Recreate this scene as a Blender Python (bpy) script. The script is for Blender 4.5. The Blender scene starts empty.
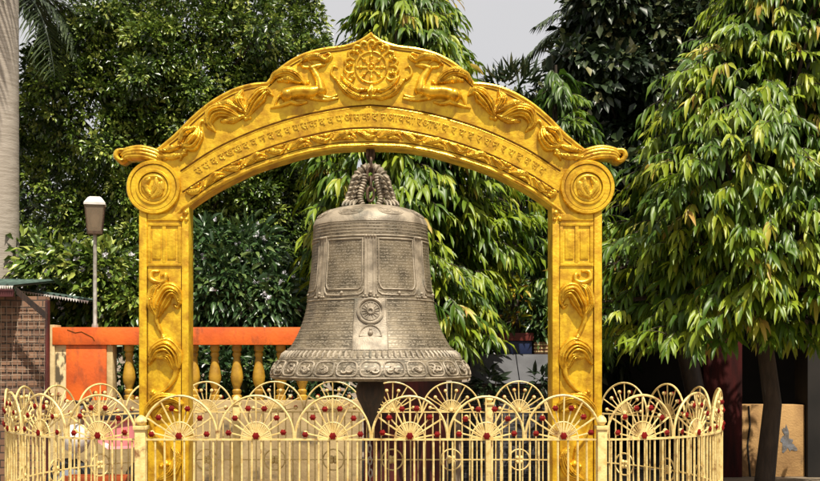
import bpy, bmesh, math, random
import numpy as np
from mathutils import Vector, Matrix

R = math.radians
rnd = random.Random(11)
rng = np.random.default_rng(7)
sc = bpy.context.scene
col = sc.collection

# ------------------------------------------------------------------ camera, sky, sun, exposure
F = 1024.0          # focal length in pixels of the 820 px wide photograph
CD = 8.0            # camera to arch face, metres
CX, HY = 370.5, 351.0   # pixel column of x = 0, pixel row of the eye level
EYE = 1.6
cam_d = bpy.data.cameras.new('camera')
cam = bpy.data.objects.new('camera', cam_d)
col.objects.link(cam)
cam.location = (0, -CD, EYE)
cam.rotation_euler = (R(90), 0, 0)
cam_d.sensor_width = 36.0
cam_d.lens = F / 820 * 36.0
cam_d.shift_x = (410 - CX) / 820
cam_d.shift_y = (HY - 240.5) / 820
cam_d.clip_start = 0.1
cam_d.clip_end = 2000
sc.camera = cam

SUN_EL, SUN_AZ = 62.0, 22.0      # azimuth: degrees to the right of straight behind the camera
w = bpy.data.worlds.new('World')
sc.world = w
w.use_nodes = True
nt = w.node_tree
sky = nt.nodes.new('ShaderNodeTexSky')
sky.sky_type = 'NISHITA'
sky.sun_disc = False
sky.sun_elevation = R(SUN_EL)
sky.sun_rotation = R(180 - SUN_AZ)
sky.dust_density = 5.0
sky.air_density = 1.2
mx = nt.nodes.new('ShaderNodeMix')
mx.data_type = 'RGBA'
mx.inputs[0].default_value = 0.86
mx.inputs[7].default_value = (5.1, 4.95, 4.88, 1)       # grey overcast veil
nt.links.new(sky.outputs[0], mx.inputs[6])
tcw = nt.nodes.new('ShaderNodeTexCoord')
nw = nt.nodes.new('ShaderNodeTexNoise'); nw.inputs['Scale'].default_value = 2.2; nw.inputs['Detail'].default_value = 6
nt.links.new(tcw.outputs['Generated'], nw.inputs['Vector'])
mrw = nt.nodes.new('ShaderNodeMapRange'); mrw.inputs[1].default_value = 0.3; mrw.inputs[2].default_value = 0.7; mrw.inputs[3].default_value = 0.78; mrw.inputs[4].default_value = 0.95
nt.links.new(nw.outputs[0], mrw.inputs[0])
nt.links.new(mrw.outputs[0], mx.inputs[0])
bg = nt.nodes['Background']
bg.inputs[1].default_value = 0.10
nt.links.new(mx.outputs[2], bg.inputs[0])

sd = bpy.data.lights.new('sun', 'SUN')
sd.energy = 5.0
sd.angle = R(0.5)
sd.color = (1.0, 0.93, 0.80)
sun = bpy.data.objects.new('sun', sd)
col.objects.link(sun)
sdir = Vector((math.sin(R(SUN_AZ)) * math.cos(R(SUN_EL)), -math.cos(R(SUN_AZ)) * math.cos(R(SUN_EL)), math.sin(R(SUN_EL))))
sun.rotation_euler = sdir.to_track_quat('Z', 'Y').to_euler()
sun.location = sdir * 30

sc.view_settings.view_transform = 'Standard'
sc.view_settings.look = 'None'
sc.view_settings.exposure = 0.55
sc.view_settings.gamma = 1.0
sc.view_settings.use_curve_mapping = False
sc.render.engine = 'CYCLES'
sc.cycles.max_bounces = 6
sc.cycles.transparent_max_bounces = 8

# ------------------------------------------------------------------ helpers
def P(px, py, Y):
    d = Y + CD
    return Vector(((px - CX) * d / F, Y, EYE - (py - HY) * d / F))

def link(name, me, mat=None, parent=None):
    o = bpy.data.objects.new(name, me)
    col.objects.link(o)
    if mat:
        me.materials.append(mat)
    if parent:
        o.parent = parent
        p = Vector((0, 0, 0))
        q = parent
        while q:
            p += q.location
            q = q.parent
        o.location = -p
    return o

def tag(o, label, cat, group=None):
    o['label'] = label
    o['category'] = cat
    if group:
        o['group'] = group
    return o

def thing(name, label, cat, loc=(0, 0, 0), group=None):
    o = bpy.data.objects.new(name, None)
    col.objects.link(o)
    o.location = loc
    o.empty_display_size = 0.2
    return tag(o, label, cat, group)

def struct(o, kind='structure'):
    o['kind'] = kind
    return o

class MB:
    """collects boxes, tubes, lathes into one mesh"""
    def __init__(s):
        s.v = []; s.f = []
    def add(s, vs, fs):
        n = len(s.v)
        s.v += [tuple(x) for x in vs]
        s.f += [tuple(n + i for i in q) for q in fs]
        return s
    def box(s, x0, x1, y0, y1, z0, z1, b=0.0):
        if b <= 0:
            vs = [(x, y, z) for z in (z0, z1) for y in (y0, y1) for x in (x0, x1)]
            return s.add(vs, [(0, 2, 3, 1), (4, 5, 7, 6), (0, 1, 5, 4), (2, 6, 7, 3), (0, 4, 6, 2), (1, 3, 7, 5)])
        bm = bmesh.new()
        bmesh.ops.create_cube(bm, size=1)
        for v in bm.verts:
            v.co = Vector(((x0 + x1) / 2 + v.co.x * (x1 - x0), (y0 + y1) / 2 + v.co.y * (y1 - y0), (z0 + z1) / 2 + v.co.z * (z1 - z0)))
        bmesh.ops.bevel(bm, geom=bm.edges[:], offset=b, segments=2, affect='EDGES', profile=0.6)
        bm.verts.index_update()
        s.add([v.co for v in bm.verts], [[v.index for v in f.verts] for f in bm.faces])
        bm.free()
        return s
    def tube(s, pts, r, n=8, closed=False, caps=True):
        pts = [Vector(p) for p in pts]
        m = len(pts)
        rs = r if isinstance(r, (list, tuple)) else [r] * m
        fr = None
        vs = []
        for i in range(m):
            if closed:
                t = (pts[(i + 1) % m] - pts[i - 1])
            else:
                t = pts[min(i + 1, m - 1)] - pts[max(i - 1, 0)]
            t = t.normalized() if t.length > 1e-9 else Vector((0, 0, 1))
            if fr is None:
                ref = Vector((0, 1, 0)) if abs(t.y) < 0.9 else Vector((1, 0, 0))
                fr = (ref - t * ref.dot(t)).normalized()
            else:
                fr = (fr - t * fr.dot(t)).normalized()
            b = t.cross(fr)
            for k in range(n):
                a = 2 * math.pi * k / n
                vs.append(pts[i] + (fr * math.cos(a) + b * math.sin(a)) * rs[i])
        fs = []
        for i in range(m if closed else m - 1):
            j = (i + 1) % m
            for k in range(n):
                l = (k + 1) % n
                fs.append((i * n + k, i * n + l, j * n + l, j * n + k))
        if caps and not closed:
            fs.append(tuple(reversed(range(n))))
            fs.append(tuple((m - 1) * n + k for k in range(n)))
        return s.add(vs, fs)
    def lathe(s, prof, cx, cy, n=32, axis='z', cz=0):
        """prof: (radius, height) pairs"""
        vs = []
        for r, h in prof:
            for k in range(n):
                a = 2 * math.pi * k / n
                if axis == 'z':
                    vs.append((cx + r * math.cos(a), cy + r * math.sin(a), h))
                else:
                    vs.append((cx + r * math.cos(a), h, cz + r * math.sin(a)))
        fs = []
        for i in range(len(prof) - 1):
            for k in range(n):
                l = (k + 1) % n
                fs.append((i * n + k, i * n + l, (i + 1) * n + l, (i + 1) * n + k))
        if prof[0][0] > 1e-6:
            fs.append(tuple(reversed(range(n))))
        if prof[-1][0] > 1e-6:
            fs.append(tuple((len(prof) - 1) * n + k for k in range(n)))
        return s.add(vs, fs)
    def ball(s, c, r, n=8, sz=1.0):
        prof = [(max(1e-7, r * math.sin(math.pi * i / n)), c[2] - r * sz * math.cos(math.pi * i / n)) for i in range(n + 1)]
        return s.lathe(prof, c[0], c[1], n=max(8, n + 2))
    def build(s, name, mat, parent=None, smooth=True, fix=True):
        me = bpy.data.meshes.new(name)
        me.from_pydata(s.v, [], s.f)
        if fix:
            bm = bmesh.new(); bm.from_mesh(me)
            bmesh.ops.recalc_face_normals(bm, faces=bm.faces)
            bm.to_mesh(me); bm.free()
        if smooth:
            me.shade_smooth() if hasattr(me, 'shade_smooth') else None
            me.set_sharp_from_angle(angle=R(40))
        return link(name, me, mat, parent)

def arrays_mesh(name, v, f, attr=None, smooth=False):
    """v (N,3), f (M,4) numpy -> mesh with an optional float per face"""
    me = bpy.data.meshes.new(name)
    me.vertices.add(len(v)); me.vertices.foreach_set('co', np.ascontiguousarray(v, np.float32).ravel())
    me.loops.add(f.size); me.loops.foreach_set('vertex_index', np.ascontiguousarray(f, np.int32).ravel())
    me.polygons.add(len(f)); me.polygons.foreach_set('loop_start', np.arange(0, f.size, f.shape[1], dtype=np.int32))
    if smooth:
        me.polygons.foreach_set('use_smooth', np.ones(len(f), bool))
    me.update(calc_edges=True)
    if attr is not None:
        a = me.attributes.new('tint', 'FLOAT', 'FACE')
        a.data.foreach_set('value', np.ascontiguousarray(attr, np.float32))
    return me

def cr(pts, n=10):
    """Catmull-Rom through 2-D or 3-D points"""
    p = np.array(pts, float)
    if len(p) < 3:
        t = np.linspace(0, 1, n)[:, None]
        return p[0] * (1 - t) + p[-1] * t
    q = np.vstack([2 * p[0] - p[1], p, 2 * p[-1] - p[-2]])
    out = []
    for i in range(1, len(q) - 2):
        for t in np.linspace(0, 1, n, endpoint=False):
            out.append(0.5 * ((2 * q[i]) + (-q[i - 1] + q[i + 1]) * t + (2 * q[i - 1] - 5 * q[i] + 4 * q[i + 1] - q[i + 2]) * t * t + (-q[i - 1] + 3 * q[i] - 3 * q[i + 1] + q[i + 2]) * t ** 3))
    out.append(p[-1])
    return np.array(out)

# ------------------------------------------------------------------ materials
def mat(name, base, rough=0.6, metal=0.0, var=0.25, scale=6.0, bump=0.0, bscale=40.0, c2=None, thr=(0.35, 0.7), stretch=(1, 1, 1), spec=0.5, detail=6, patch=None):
    m = bpy.data.materials.new(name)
    m.use_nodes = True
    n = m.node_tree.nodes; l = m.node_tree.links
    b = n['Principled BSDF']
    b.inputs['Roughness'].default_value = rough
    b.inputs['Metallic'].default_value = metal
    b.inputs['Specular IOR Level'].default_value = spec
    tc = n.new('ShaderNodeTexCoord')
    mp = n.new('ShaderNodeMapping'); mp.inputs['Scale'].default_value = stretch
    geo = n.new('ShaderNodeNewGeometry')
    l.new(geo.outputs['Position'], mp.inputs[0])
    ns = n.new('ShaderNodeTexNoise'); ns.inputs['Scale'].default_value = scale; ns.inputs['Detail'].default_value = detail
    l.new(mp.outputs[0], ns.inputs['Vector'])
    rp = n.new('ShaderNodeValToRGB')
    rp.color_ramp.elements[0].position = thr[0]; rp.color_ramp.elements[1].position = thr[1]
    if c2 is None:
        c2 = tuple(x * (1 - var) for x in base)
    rp.color_ramp.elements[0].color = (*c2, 1)
    rp.color_ramp.elements[1].color = (*base, 1)
    l.new(ns.outputs[0], rp.inputs[0])
    if patch:
        pc_, ps, lo, hi, pstr = patch
        m2 = n.new('ShaderNodeMapping'); m2.inputs['Scale'].default_value = pstr; m2.inputs['Location'].default_value = (3.3, 1.7, 8.1)
        l.new(geo.outputs['Position'], m2.inputs[0])
        n3 = n.new('ShaderNodeTexNoise'); n3.inputs['Scale'].default_value = ps; n3.inputs['Detail'].default_value = 9; n3.inputs['Roughness'].default_value = 0.65
        l.new(m2.outputs[0], n3.inputs['Vector'])
        mr = n.new('ShaderNodeMapRange'); mr.inputs[1].default_value = lo; mr.inputs[2].default_value = hi
        l.new(n3.outputs[0], mr.inputs[0])
        mm = n.new('ShaderNodeMix'); mm.data_type = 'RGBA'
        l.new(mr.outputs[0], mm.inputs[0]); l.new(rp.outputs[0], mm.inputs[6]); mm.inputs[7].default_value = (*pc_, 1)
        l.new(mm.outputs[2], b.inputs['Base Color'])
    else:
        l.new(rp.outputs[0], b.inputs['Base Color'])
    if bump > 0:
        n2 = n.new('ShaderNodeTexNoise'); n2.inputs['Scale'].default_value = bscale; n2.inputs['Detail'].default_value = 5
        l.new(mp.outputs[0], n2.inputs['Vector'])
        bp = n.new('ShaderNodeBump'); bp.inputs['Strength'].default_value = bump; bp.inputs['Distance'].default_value = 0.01
        l.new(n2.outputs[0], bp.inputs['Height']); l.new(bp.outputs[0], b.inputs['Normal'])
    return m

def leaf_mat(name, stops, rough=0.42, trans=0.22, spec=0.45):
    m = bpy.data.materials.new(name)
    m.use_nodes = True
    n = m.node_tree.nodes; l = m.node_tree.links
    b = n['Principled BSDF']; out = n['Material Output']
    b.inputs['Roughness'].default_value = rough
    b.inputs['Specular IOR Level'].default_value = spec
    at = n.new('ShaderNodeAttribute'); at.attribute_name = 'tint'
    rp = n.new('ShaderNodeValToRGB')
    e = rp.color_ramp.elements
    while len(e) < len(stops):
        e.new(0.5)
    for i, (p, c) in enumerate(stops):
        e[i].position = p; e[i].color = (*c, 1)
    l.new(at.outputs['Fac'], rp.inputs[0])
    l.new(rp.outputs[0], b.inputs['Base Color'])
    tr = n.new('ShaderNodeBsdfTranslucent')
    l.new(rp.outputs[0], tr.inputs[0])
    ms = n.new('ShaderNodeMixShader'); ms.inputs[0].default_value = trans
    l.new(b.outputs[0], ms.inputs[1]); l.new(tr.outputs[0], ms.inputs[2])
    l.new(ms.outputs[0], out.inputs[0])
    return m

M = {}
M['gold'] = mat('gold_paint', (0.77, 0.49, 0.022), rough=0.38, metal=0.4, c2=(0.50, 0.26, 0.010), scale=9.0, thr=(0.36, 0.57), bump=0.5, bscale=34, detail=12, patch=((0.36, 0.17, 0.010), 4.5, 0.5, 0.72, (2.2, 2.2, .8)))
M['gold_relief'] = mat('gold_relief', (0.80, 0.51, 0.04), rough=0.28, metal=0.6, c2=(0.46, 0.22, 0.01), scale=16, thr=(0.32, 0.58), bump=0.2, bscale=60, patch=((0.16, 0.06, 0.006), 14.0, 0.56, 0.72, (1, 1, 1)))
M['gold_groove'] = mat('gold_groove', (0.13, 0.05, 0.006), rough=0.9, var=0.5, scale=20, spec=0.05)  # dark brown that puts the shade of incised lines into colour
M['bronze'] = mat('bronze', (0.36, 0.30, 0.218), rough=0.52, metal=0.15, c2=(0.15, 0.12, 0.082), scale=11, thr=(0.36, 0.6), bump=0.4, bscale=120, detail=10, patch=((0.12, 0.115, 0.085), 5.0, 0.55, 0.72, (1.4, 1.4, .6)))
M['iron'] = mat('rusty_iron', (0.14, 0.085, 0.05), rough=0.6, metal=0.4, c2=(0.05, 0.03, 0.02), scale=25, bump=0.3, bscale=90)
M['clapper'] = mat('dark_wood', (0.045, 0.022, 0.012), rough=0.6, c2=(0.012, 0.008, 0.006), scale=8, stretch=(6, 6, 1), bump=0.3)
M['fence'] = mat('cream_paint', (0.70, 0.54, 0.22), rough=0.45, c2=(0.50, 0.34, 0.10), scale=18, thr=(0.3, 0.55), bump=0.25, bscale=70, patch=((0.20, 0.085, 0.025), 9.0, 0.56, 0.68, (1, 1, 1)))
M['red'] = mat('red_paint', (0.22, 0.006, 0.003), rough=0.7, var=0.5, scale=30, spec=0.15)
M['orange'] = mat('orange_paint', (0.76, 0.135, 0.010), rough=0.6, c2=(0.50, 0.075, 0.008), scale=3.5, thr=(0.3, 0.6), bump=0.3, bscale=30, detail=10, patch=((0.20, 0.05, 0.015), 3.6, 0.52, 0.72, (1.6, 1.6, .7)))
M['yellow'] = mat('yellow_paint', (0.46, 0.26, 0.02), rough=0.5, c2=(0.25, 0.125, 0.010), scale=9, thr=(0.3, 0.6), bump=0.3, patch=((0.09, 0.045, 0.01), 7.0, 0.54, 0.7, (1, 1, .6)))
M['cream_wall'] = mat('cream_plaster', (0.66, 0.52, 0.27), rough=0.8, c2=(0.36, 0.25, 0.10), scale=3.0, thr=(0.3, 0.55), bump=0.5, bscale=22)
M['peel'] = mat('peeling_plaster', (0.70, 0.55, 0.30), rough=0.85, c2=(0.10, 0.075, 0.04), scale=7.0, thr=(0.44, 0.5), bump=0.6, bscale=18, stretch=(1.3, 1.3, .7))
M['plinth'] = mat('stained_plinth', (0.42, 0.31, 0.15), rough=0.85, c2=(0.24, 0.165, 0.075), scale=3.0, thr=(0.32, 0.58), bump=0.5, bscale=24, detail=10, patch=((0.09, 0.065, 0.035), 2.6, 0.54, 0.68, (1.2, 1.2, 1.6)))
M['orange_plastic'] = mat('orange_plastic', (0.42, 0.075, 0.012), rough=0.5, var=0.5)
M['dark_maroon'] = mat('dark_maroon_paint', (0.055, 0.006, 0.005), rough=0.8, var=0.7, scale=4, bump=0.3, stretch=(3, 3, .5), spec=.2)
M['patch'] = mat('bared_render', (0.17, 0.17, 0.18), rough=0.95, c2=(0.10, 0.085, 0.07), scale=11, thr=(.35, .55), bump=0.6)
M['tan_wall'] = mat('tan_plaster', (0.46, 0.27, 0.10), rough=0.85, c2=(0.24, 0.125, 0.045), scale=2.5, thr=(0.32, 0.6), bump=0.5, detail=10, patch=((0.07, 0.045, 0.025), 3.0, 0.55, 0.7, (1.5, 1.5, .8)))
M['maroon'] = mat('maroon_paint', (0.10, 0.010, 0.007), rough=0.7, var=0.75, scale=4, bump=0.3, stretch=(3, 3, .5), thr=(.4, .6))
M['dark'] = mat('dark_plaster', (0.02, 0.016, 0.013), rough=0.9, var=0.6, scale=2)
M['concrete'] = mat('grey_concrete', (0.11, 0.11, 0.118), rough=0.85, c2=(0.055, 0.055, 0.06), scale=3, thr=(0.3, 0.65), bump=0.3)
M['blue'] = mat('blue_plastic', (0.008, 0.02, 0.08), rough=0.5, var=0.4)
M['brickred'] = mat('red_plastic', (0.14, 0.016, 0.010), rough=0.6, var=0.4)
M['terracotta'] = mat('terracotta', (0.33, 0.16, 0.09), rough=0.8, var=0.4)
M['white'] = mat('white_paint', (0.75, 0.73, 0.70), rough=0.5, c2=(0.5, 0.46, 0.42), scale=8)
M['pink'] = mat('pink_paint', (0.68, 0.21, 0.22), rough=0.35, var=0.3, scale=4)
M['black'] = mat('black_rubber', (0.015, 0.015, 0.016), rough=0.6, var=0.3)
M['chrome'] = mat('chrome', (0.6, 0.6, 0.6), rough=0.2, metal=1.0, var=0.2)
M['steel_pole'] = mat('pole_paint', (0.42, 0.40, 0.36), rough=0.5, metal=0.3, c2=(0.22, 0.19, 0.15), scale=15)
M['roof'] = mat('roof_green', (0.10, 0.16, 0.13), rough=0.6, c2=(0.045, 0.07, 0.06), scale=5)
M['soffit'] = mat('roof_fascia', (0.10, 0.018, 0.02), rough=0.7, var=0.4)
M['bark'] = mat('bark', (0.06, 0.04, 0.027), rough=0.9, c2=(0.03, 0.02, 0.013), scale=5, stretch=(4, 4, 1), bump=0.8, bscale=25)
M['pale_bark'] = mat('pale_bark', (0.42, 0.33, 0.24), rough=0.9, c2=(0.16, 0.10, 0.07), scale=6, stretch=(2, 2, 1), bump=0.7, bscale=20)
M['palm_bark'] = mat('palm_bark', (0.38, 0.33, 0.275), rough=0.9, c2=(0.26, 0.22, 0.175), scale=5, stretch=(1, 1, 9), bump=0.5, bscale=18, thr=(.35, .6))
M['soil'] = mat('ground', (0.24, 0.18, 0.12), rough=0.95, c2=(0.13, 0.10, 0.065), scale=1.2, bump=0.4, bscale=12)
M['paving'] = mat('paving', (0.36, 0.30, 0.23), rough=0.85, c2=(0.24, 0.19, 0.14), scale=2.0, bump=0.3)

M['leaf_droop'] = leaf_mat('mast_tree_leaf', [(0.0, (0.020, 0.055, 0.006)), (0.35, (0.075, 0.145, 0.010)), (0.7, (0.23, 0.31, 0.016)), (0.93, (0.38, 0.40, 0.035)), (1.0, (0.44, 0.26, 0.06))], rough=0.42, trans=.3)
M['leaf_fine'] = leaf_mat('hedge_leaf', [(0.0, (0.016, 0.034, 0.004)), (0.4, (0.075, 0.13, 0.015)), (0.75, (0.19, 0.26, 0.035)), (1.0, (0.36, 0.40, 0.09))], rough=0.32, trans=0.15, spec=.6)
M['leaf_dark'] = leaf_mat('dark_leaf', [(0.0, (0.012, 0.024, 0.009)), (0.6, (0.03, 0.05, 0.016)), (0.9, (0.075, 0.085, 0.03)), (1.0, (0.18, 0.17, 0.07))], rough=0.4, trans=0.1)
M['leaf_shrub'] = leaf_mat('shrub_leaf', [(0.0, (0.022, 0.052, 0.016)), (0.6, (0.05, 0.10, 0.028)), (1.0, (0.14, 0.20, 0.05))], rough=0.35, trans=0.15, spec=.6)
M['leaf_palm'] = leaf_mat('palm_leaf', [(0.0, (0.02, 0.035, 0.012)), (1.0, (0.06, 0.085, 0.03))], rough=0.45, trans=0.1)
M['leaf_yellow'] = leaf_mat('croton_leaf', [(0.0, (0.05, 0.10, 0.012)), (0.6, (0.36, 0.33, 0.02)), (1.0, (0.5, 0.2, 0.02))], rough=0.4)
M['petal'] = leaf_mat('white_petal', [(0.0, (0.62, 0.60, 0.66)), (1.0, (0.78, 0.76, 0.80))], rough=0.6)

def glass_mat():
    m = bpy.data.materials.new('lamp_glass'); m.use_nodes = True
    b = m.node_tree.nodes['Principled BSDF']
    b.inputs['Base Color'].default_value = (0.34, 0.25, 0.16, 1)
    b.inputs['Roughness'].default_value = 0.25
    b.inputs['Transmission Weight'].default_value = 0.6
    return m
M['glass'] = glass_mat()

def brick_mat(name, c1, c2, mortar, bw, bh, msize, rough=0.85, axis='xz', bump=0.5):
    m = bpy.data.materials.new(name); m.use_nodes = True
    n = m.node_tree.nodes; l = m.node_tree.links
    b = n['Principled BSDF']; b.inputs['Roughness'].default_value = rough
    geo = n.new('ShaderNodeNewGeometry')
    sp = n.new('ShaderNodeSeparateXYZ'); l.new(geo.outputs['Position'], sp.inputs[0])
    ad = n.new('ShaderNodeMath'); ad.operation = 'ADD'
    l.new(sp.outputs[0], ad.inputs[0]); l.new(sp.outputs[1], ad.inputs[1])
    cb = n.new('ShaderNodeCombineXYZ'); l.new(ad.outputs[0], cb.inputs[0]); l.new(sp.outputs[2], cb.inputs[1])
    nz = n.new('ShaderNodeTexNoise'); nz.inputs['Scale'].default_value = 6
    l.new(geo.outputs['Position'], nz.inputs['Vector'])
    mxv = n.new('ShaderNodeMix'); mxv.data_type = 'VECTOR'; mxv.inputs[0].default_value = 0.02
    l.new(cb.outputs[0], mxv.inputs[4]); l.new(nz.outputs[1], mxv.inputs[5])
    br = n.new('ShaderNodeTexBrick'); br.inputs['Scale'].default_value = 1
    br.inputs['Brick Width'].default_value = bw; br.inputs['Row Height'].default_value = bh; br.inputs['Mortar Size'].default_value = msize
    br.inputs['Color1'].default_value = (*c1, 1); br.inputs['Color2'].default_value = (*c2, 1); br.inputs['Mortar'].default_value = (*mortar, 1)
    l.new(mxv.outputs[1], br.inputs['Vector'])
    l.new(br.outputs[0], b.inputs['Base Color'])
    bp = n.new('ShaderNodeBump'); bp.inputs['Strength'].default_value = bump; bp.inputs['Distance'].default_value = 0.01; bp.invert = True
    l.new(br.outputs['Fac'], bp.inputs['Height']); l.new(bp.outputs[0], b.inputs['Normal'])
    return m
M['brick'] = brick_mat('weathered_brick', (0.24, 0.13, 0.075), (0.13, 0.065, 0.04), (0.05, 0.035, 0.025), 0.11, 0.075, 0.007)
M['darkbrick'] = brick_mat('dark_slate_courses', (0.04, 0.037, 0.036), (0.022, 0.02, 0.02), (0.17, 0.15, 0.14), 0.22, 0.045, 0.003)

def bell_text_mat(name, base, dark):
    """bronze with rows of small cast characters, on (angle, height) coordinates kept in the UV map"""
    m = bpy.data.materials.new(name); m.use_nodes = True
    n = m.node_tree.nodes; l = m.node_tree.links
    b = n['Principled BSDF']; b.inputs['Roughness'].default_value = 0.5; b.inputs['Metallic'].default_value = 0.25
    uv = n.new('ShaderNodeUVMap')
    sp = n.new('ShaderNodeSeparateXYZ'); l.new(uv.outputs[0], sp.inputs[0])
    def mth(op, a, v=None, bb=None):
        q = n.new('ShaderNodeMath'); q.operation = op
        l.new(a, q.inputs[0])
        if bb is not None: l.new(bb, q.inputs[1])
        elif v is not None: q.inputs[1].default_value = v
        return q.outputs[0]
    row = mth('FRACT', mth('MULTIPLY', sp.outputs[1], 44.0))
    inrow = mth('LESS_THAN', mth('ABSOLUTE', mth('SUBTRACT', row, 0.5)), 0.3)
    cb = n.new('ShaderNodeCombineXYZ')
    l.new(mth('MULTIPLY', sp.outputs[0], 62.0), cb.inputs[0])
    l.new(mth('MULTIPLY', sp.outputs[1], 110.0), cb.inputs[1])
    nz = n.new('ShaderNodeTexNoise'); nz.inputs['Scale'].default_value = 1.0; nz.inputs['Detail'].default_value = 1
    l.new(cb.outputs[0], nz.inputs['Vector'])
    ink = mth('MULTIPLY', mth('GREATER_THAN', nz.outputs[0], 0.5), bb=inrow)
    geo = n.new('ShaderNodeNewGeometry')
    n2 = n.new('ShaderNodeTexNoise'); n2.inputs['Scale'].default_value = 7; n2.inputs['Detail'].default_value = 6
    l.new(geo.outputs['Position'], n2.inputs['Vector'])
    rp = n.new('ShaderNodeValToRGB')
    rp.color_ramp.elements[0].position = 0.38; rp.color_ramp.elements[0].color = (*dark, 1)
    rp.color_ramp.elements[1].position = 0.62; rp.color_ramp.elements[1].color = (*base, 1)
    l.new(n2.outputs[0], rp.inputs[0])
    mxc = n.new('ShaderNodeMix'); mxc.data_type = 'RGBA'
    l.new(mth('MULTIPLY', ink, 0.55), mxc.inputs[0])
    l.new(rp.outputs[0], mxc.inputs[6]); mxc.inputs[7].default_value = (0.40, 0.34, 0.25, 1)
    l.new(mxc.outputs[2], b.inputs['Base Color'])
    bp = n.new('ShaderNodeBump'); bp.inputs['Strength'].default_value = 0.8; bp.inputs['Distance'].default_value = 0.006
    l.new(ink, bp.inputs['Height']); l.new(bp.outputs[0], b.inputs['Normal'])
    return m
M['bell_text'] = bell_text_mat('bronze_with_script', (0.20, 0.158, 0.098), (0.065, 0.05, 0.028))

# ------------------------------------------------------------------ ground
struct(MB().add([(-400, -60, 0), (400, -60, 0), (400, 600, 0), (-400, 600, 0)], [(0, 1, 2, 3)]).build('ground', M['soil'], smooth=False))
struct(MB().box(-3.6, 3.6, -2.2, 2.4, -0.05, 0.05, 0.01).build('paving', M['paving']))

# ------------------------------------------------------------------ golden archway
PX = CD / F
def A(dx, py, y=0.0):
    return Vector((dx * PX, y, EYE - (py - HY) * PX))

def relief(strokes, step=0.5, hs=1.0, base=0.0, solid=0.0, mir=1):
    """strokes in (dx, py) pixels of the arch plane -> one domed relief mesh.
       tube: ('t', pts, radii);  leaf: ('l', pts, halfwidths, ribs)"""
    allp = []
    S = []
    for s in strokes:
        pts = cr(s[1], 8) if len(s[1]) > 1 else np.array(s[1], float)
        m = len(s[1])
        ws = np.interp(np.linspace(0, 1, len(pts)), np.linspace(0, 1, m), s[2] if not np.isscalar(s[2]) else [s[2]] * m) if m > 1 else np.array([s[2] if np.isscalar(s[2]) else s[2][0]], float)
        S.append((s[0], pts, ws, s[3] if len(s) > 3 else 0))
        allp.append(np.c_[pts, ws])
    q = np.vstack(allp)
    x0, x1 = (q[:, 0] - q[:, 2]).min() - 1.5, (q[:, 0] + q[:, 2]).max() + 1.5
    y0, y1 = (q[:, 1] - q[:, 2]).min() - 1.5, (q[:, 1] + q[:, 2]).max() + 1.5
    gx = np.arange(x0, x1 + step, step); gy = np.arange(y0, y1 + step, step)
    X, Y = np.meshgrid(gx, gy)
    H = np.full(X.shape, -1.0)
    for kind, pts, ws, ribs in S:
        best = np.full(X.shape, 1e9); wi = np.zeros(X.shape); ti = np.zeros(X.shape); sg = np.zeros(X.shape)
        if len(pts) == 1:
            best = np.hypot(X - pts[0, 0], Y - pts[0, 1]); wi[:] = ws[0]
        for i in range(len(pts) - 1):
            a, b = pts[i], pts[i + 1]
            d = b - a; L2 = max(1e-9, d @ d)
            t = np.clip(((X - a[0]) * d[0] + (Y - a[1]) * d[1]) / L2, 0, 1)
            dd = np.hypot(X - a[0] - t * d[0], Y - a[1] - t * d[1])
            k = dd < best
            best[k] = dd[k]; wi[k] = (ws[i] * (1 - t) + ws[i + 1] * t)[k]; ti[k] = ((i + t) / (len(pts) - 1))[k]
            sg[k] = np.sign((X - a[0]) * d[1] - (Y - a[1]) * d[0])[k]
        u = best / np.maximum(wi, 1e-6)
        ins = u < 1
        if kind == 't':
            h = np.where(ins, wi * np.sqrt(np.clip(1 - u * u, 0, 1)) * 0.95, -1)
        else:
            w_lobe = 1 + 0.06 * np.sin(ti * 15 + sg)
            u2 = u / w_lobe
            ins = u2 < 1
            dome = np.sqrt(np.clip(1 - u2 * u2, 0, 1))
            rib = np.abs(np.cos(u2 * 2.1 * math.pi + ti * 1.1)) ** .7 if ribs else 1.0
            vein = np.exp(-(best / 0.9) ** 2)
            h = np.where(ins, (1.3 + np.minimum(wi, 7) * 0.62) * dome * (0.5 + 0.5 * rib) + 0.7 * vein, -1)
        H = np.maximum(H, h)
    ny, nx = H.shape
    act = H > 0.12
    cell = act[:-1, :-1] | act[1:, :-1] | act[:-1, 1:] | act[1:, 1:]
    idx = np.arange(nx * ny).reshape(ny, nx)
    f = np.stack([idx[:-1, :-1], idx[:-1, 1:], idx[1:, 1:], idx[1:, :-1]], -1)[cell]
    hh = np.where(act, H, -0.5) * hs
    yv = base - hh * PX
    if solid:
        yv = np.where(act, yv, base + solid / 2)
    v = np.stack([X * PX * mir, yv, EYE - (Y - HY) * PX], -1).reshape(-1, 3)
    if mir > 0:
        f = f[:, ::-1]
    f = f[:, ::-1]
    if solid:
        vb = v.copy(); yb = np.where(act, base + solid + H * hs * PX, base + solid / 2)
        vb[:, 1] = yb.ravel()
        f = np.vstack([f, f[:, ::-1] + len(v)]); v = np.vstack([v, vb])
    used = np.unique(f)
    remap = np.full(len(v), -1); remap[used] = np.arange(len(used))
    return v[used], remap[f]

def relief_part(name, strokes, parent, m='gold_relief', **k):
    v, f = relief(strokes, **k)
    return link(name, arrays_mesh(name, v, f, smooth=True), M[m], parent)

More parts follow.
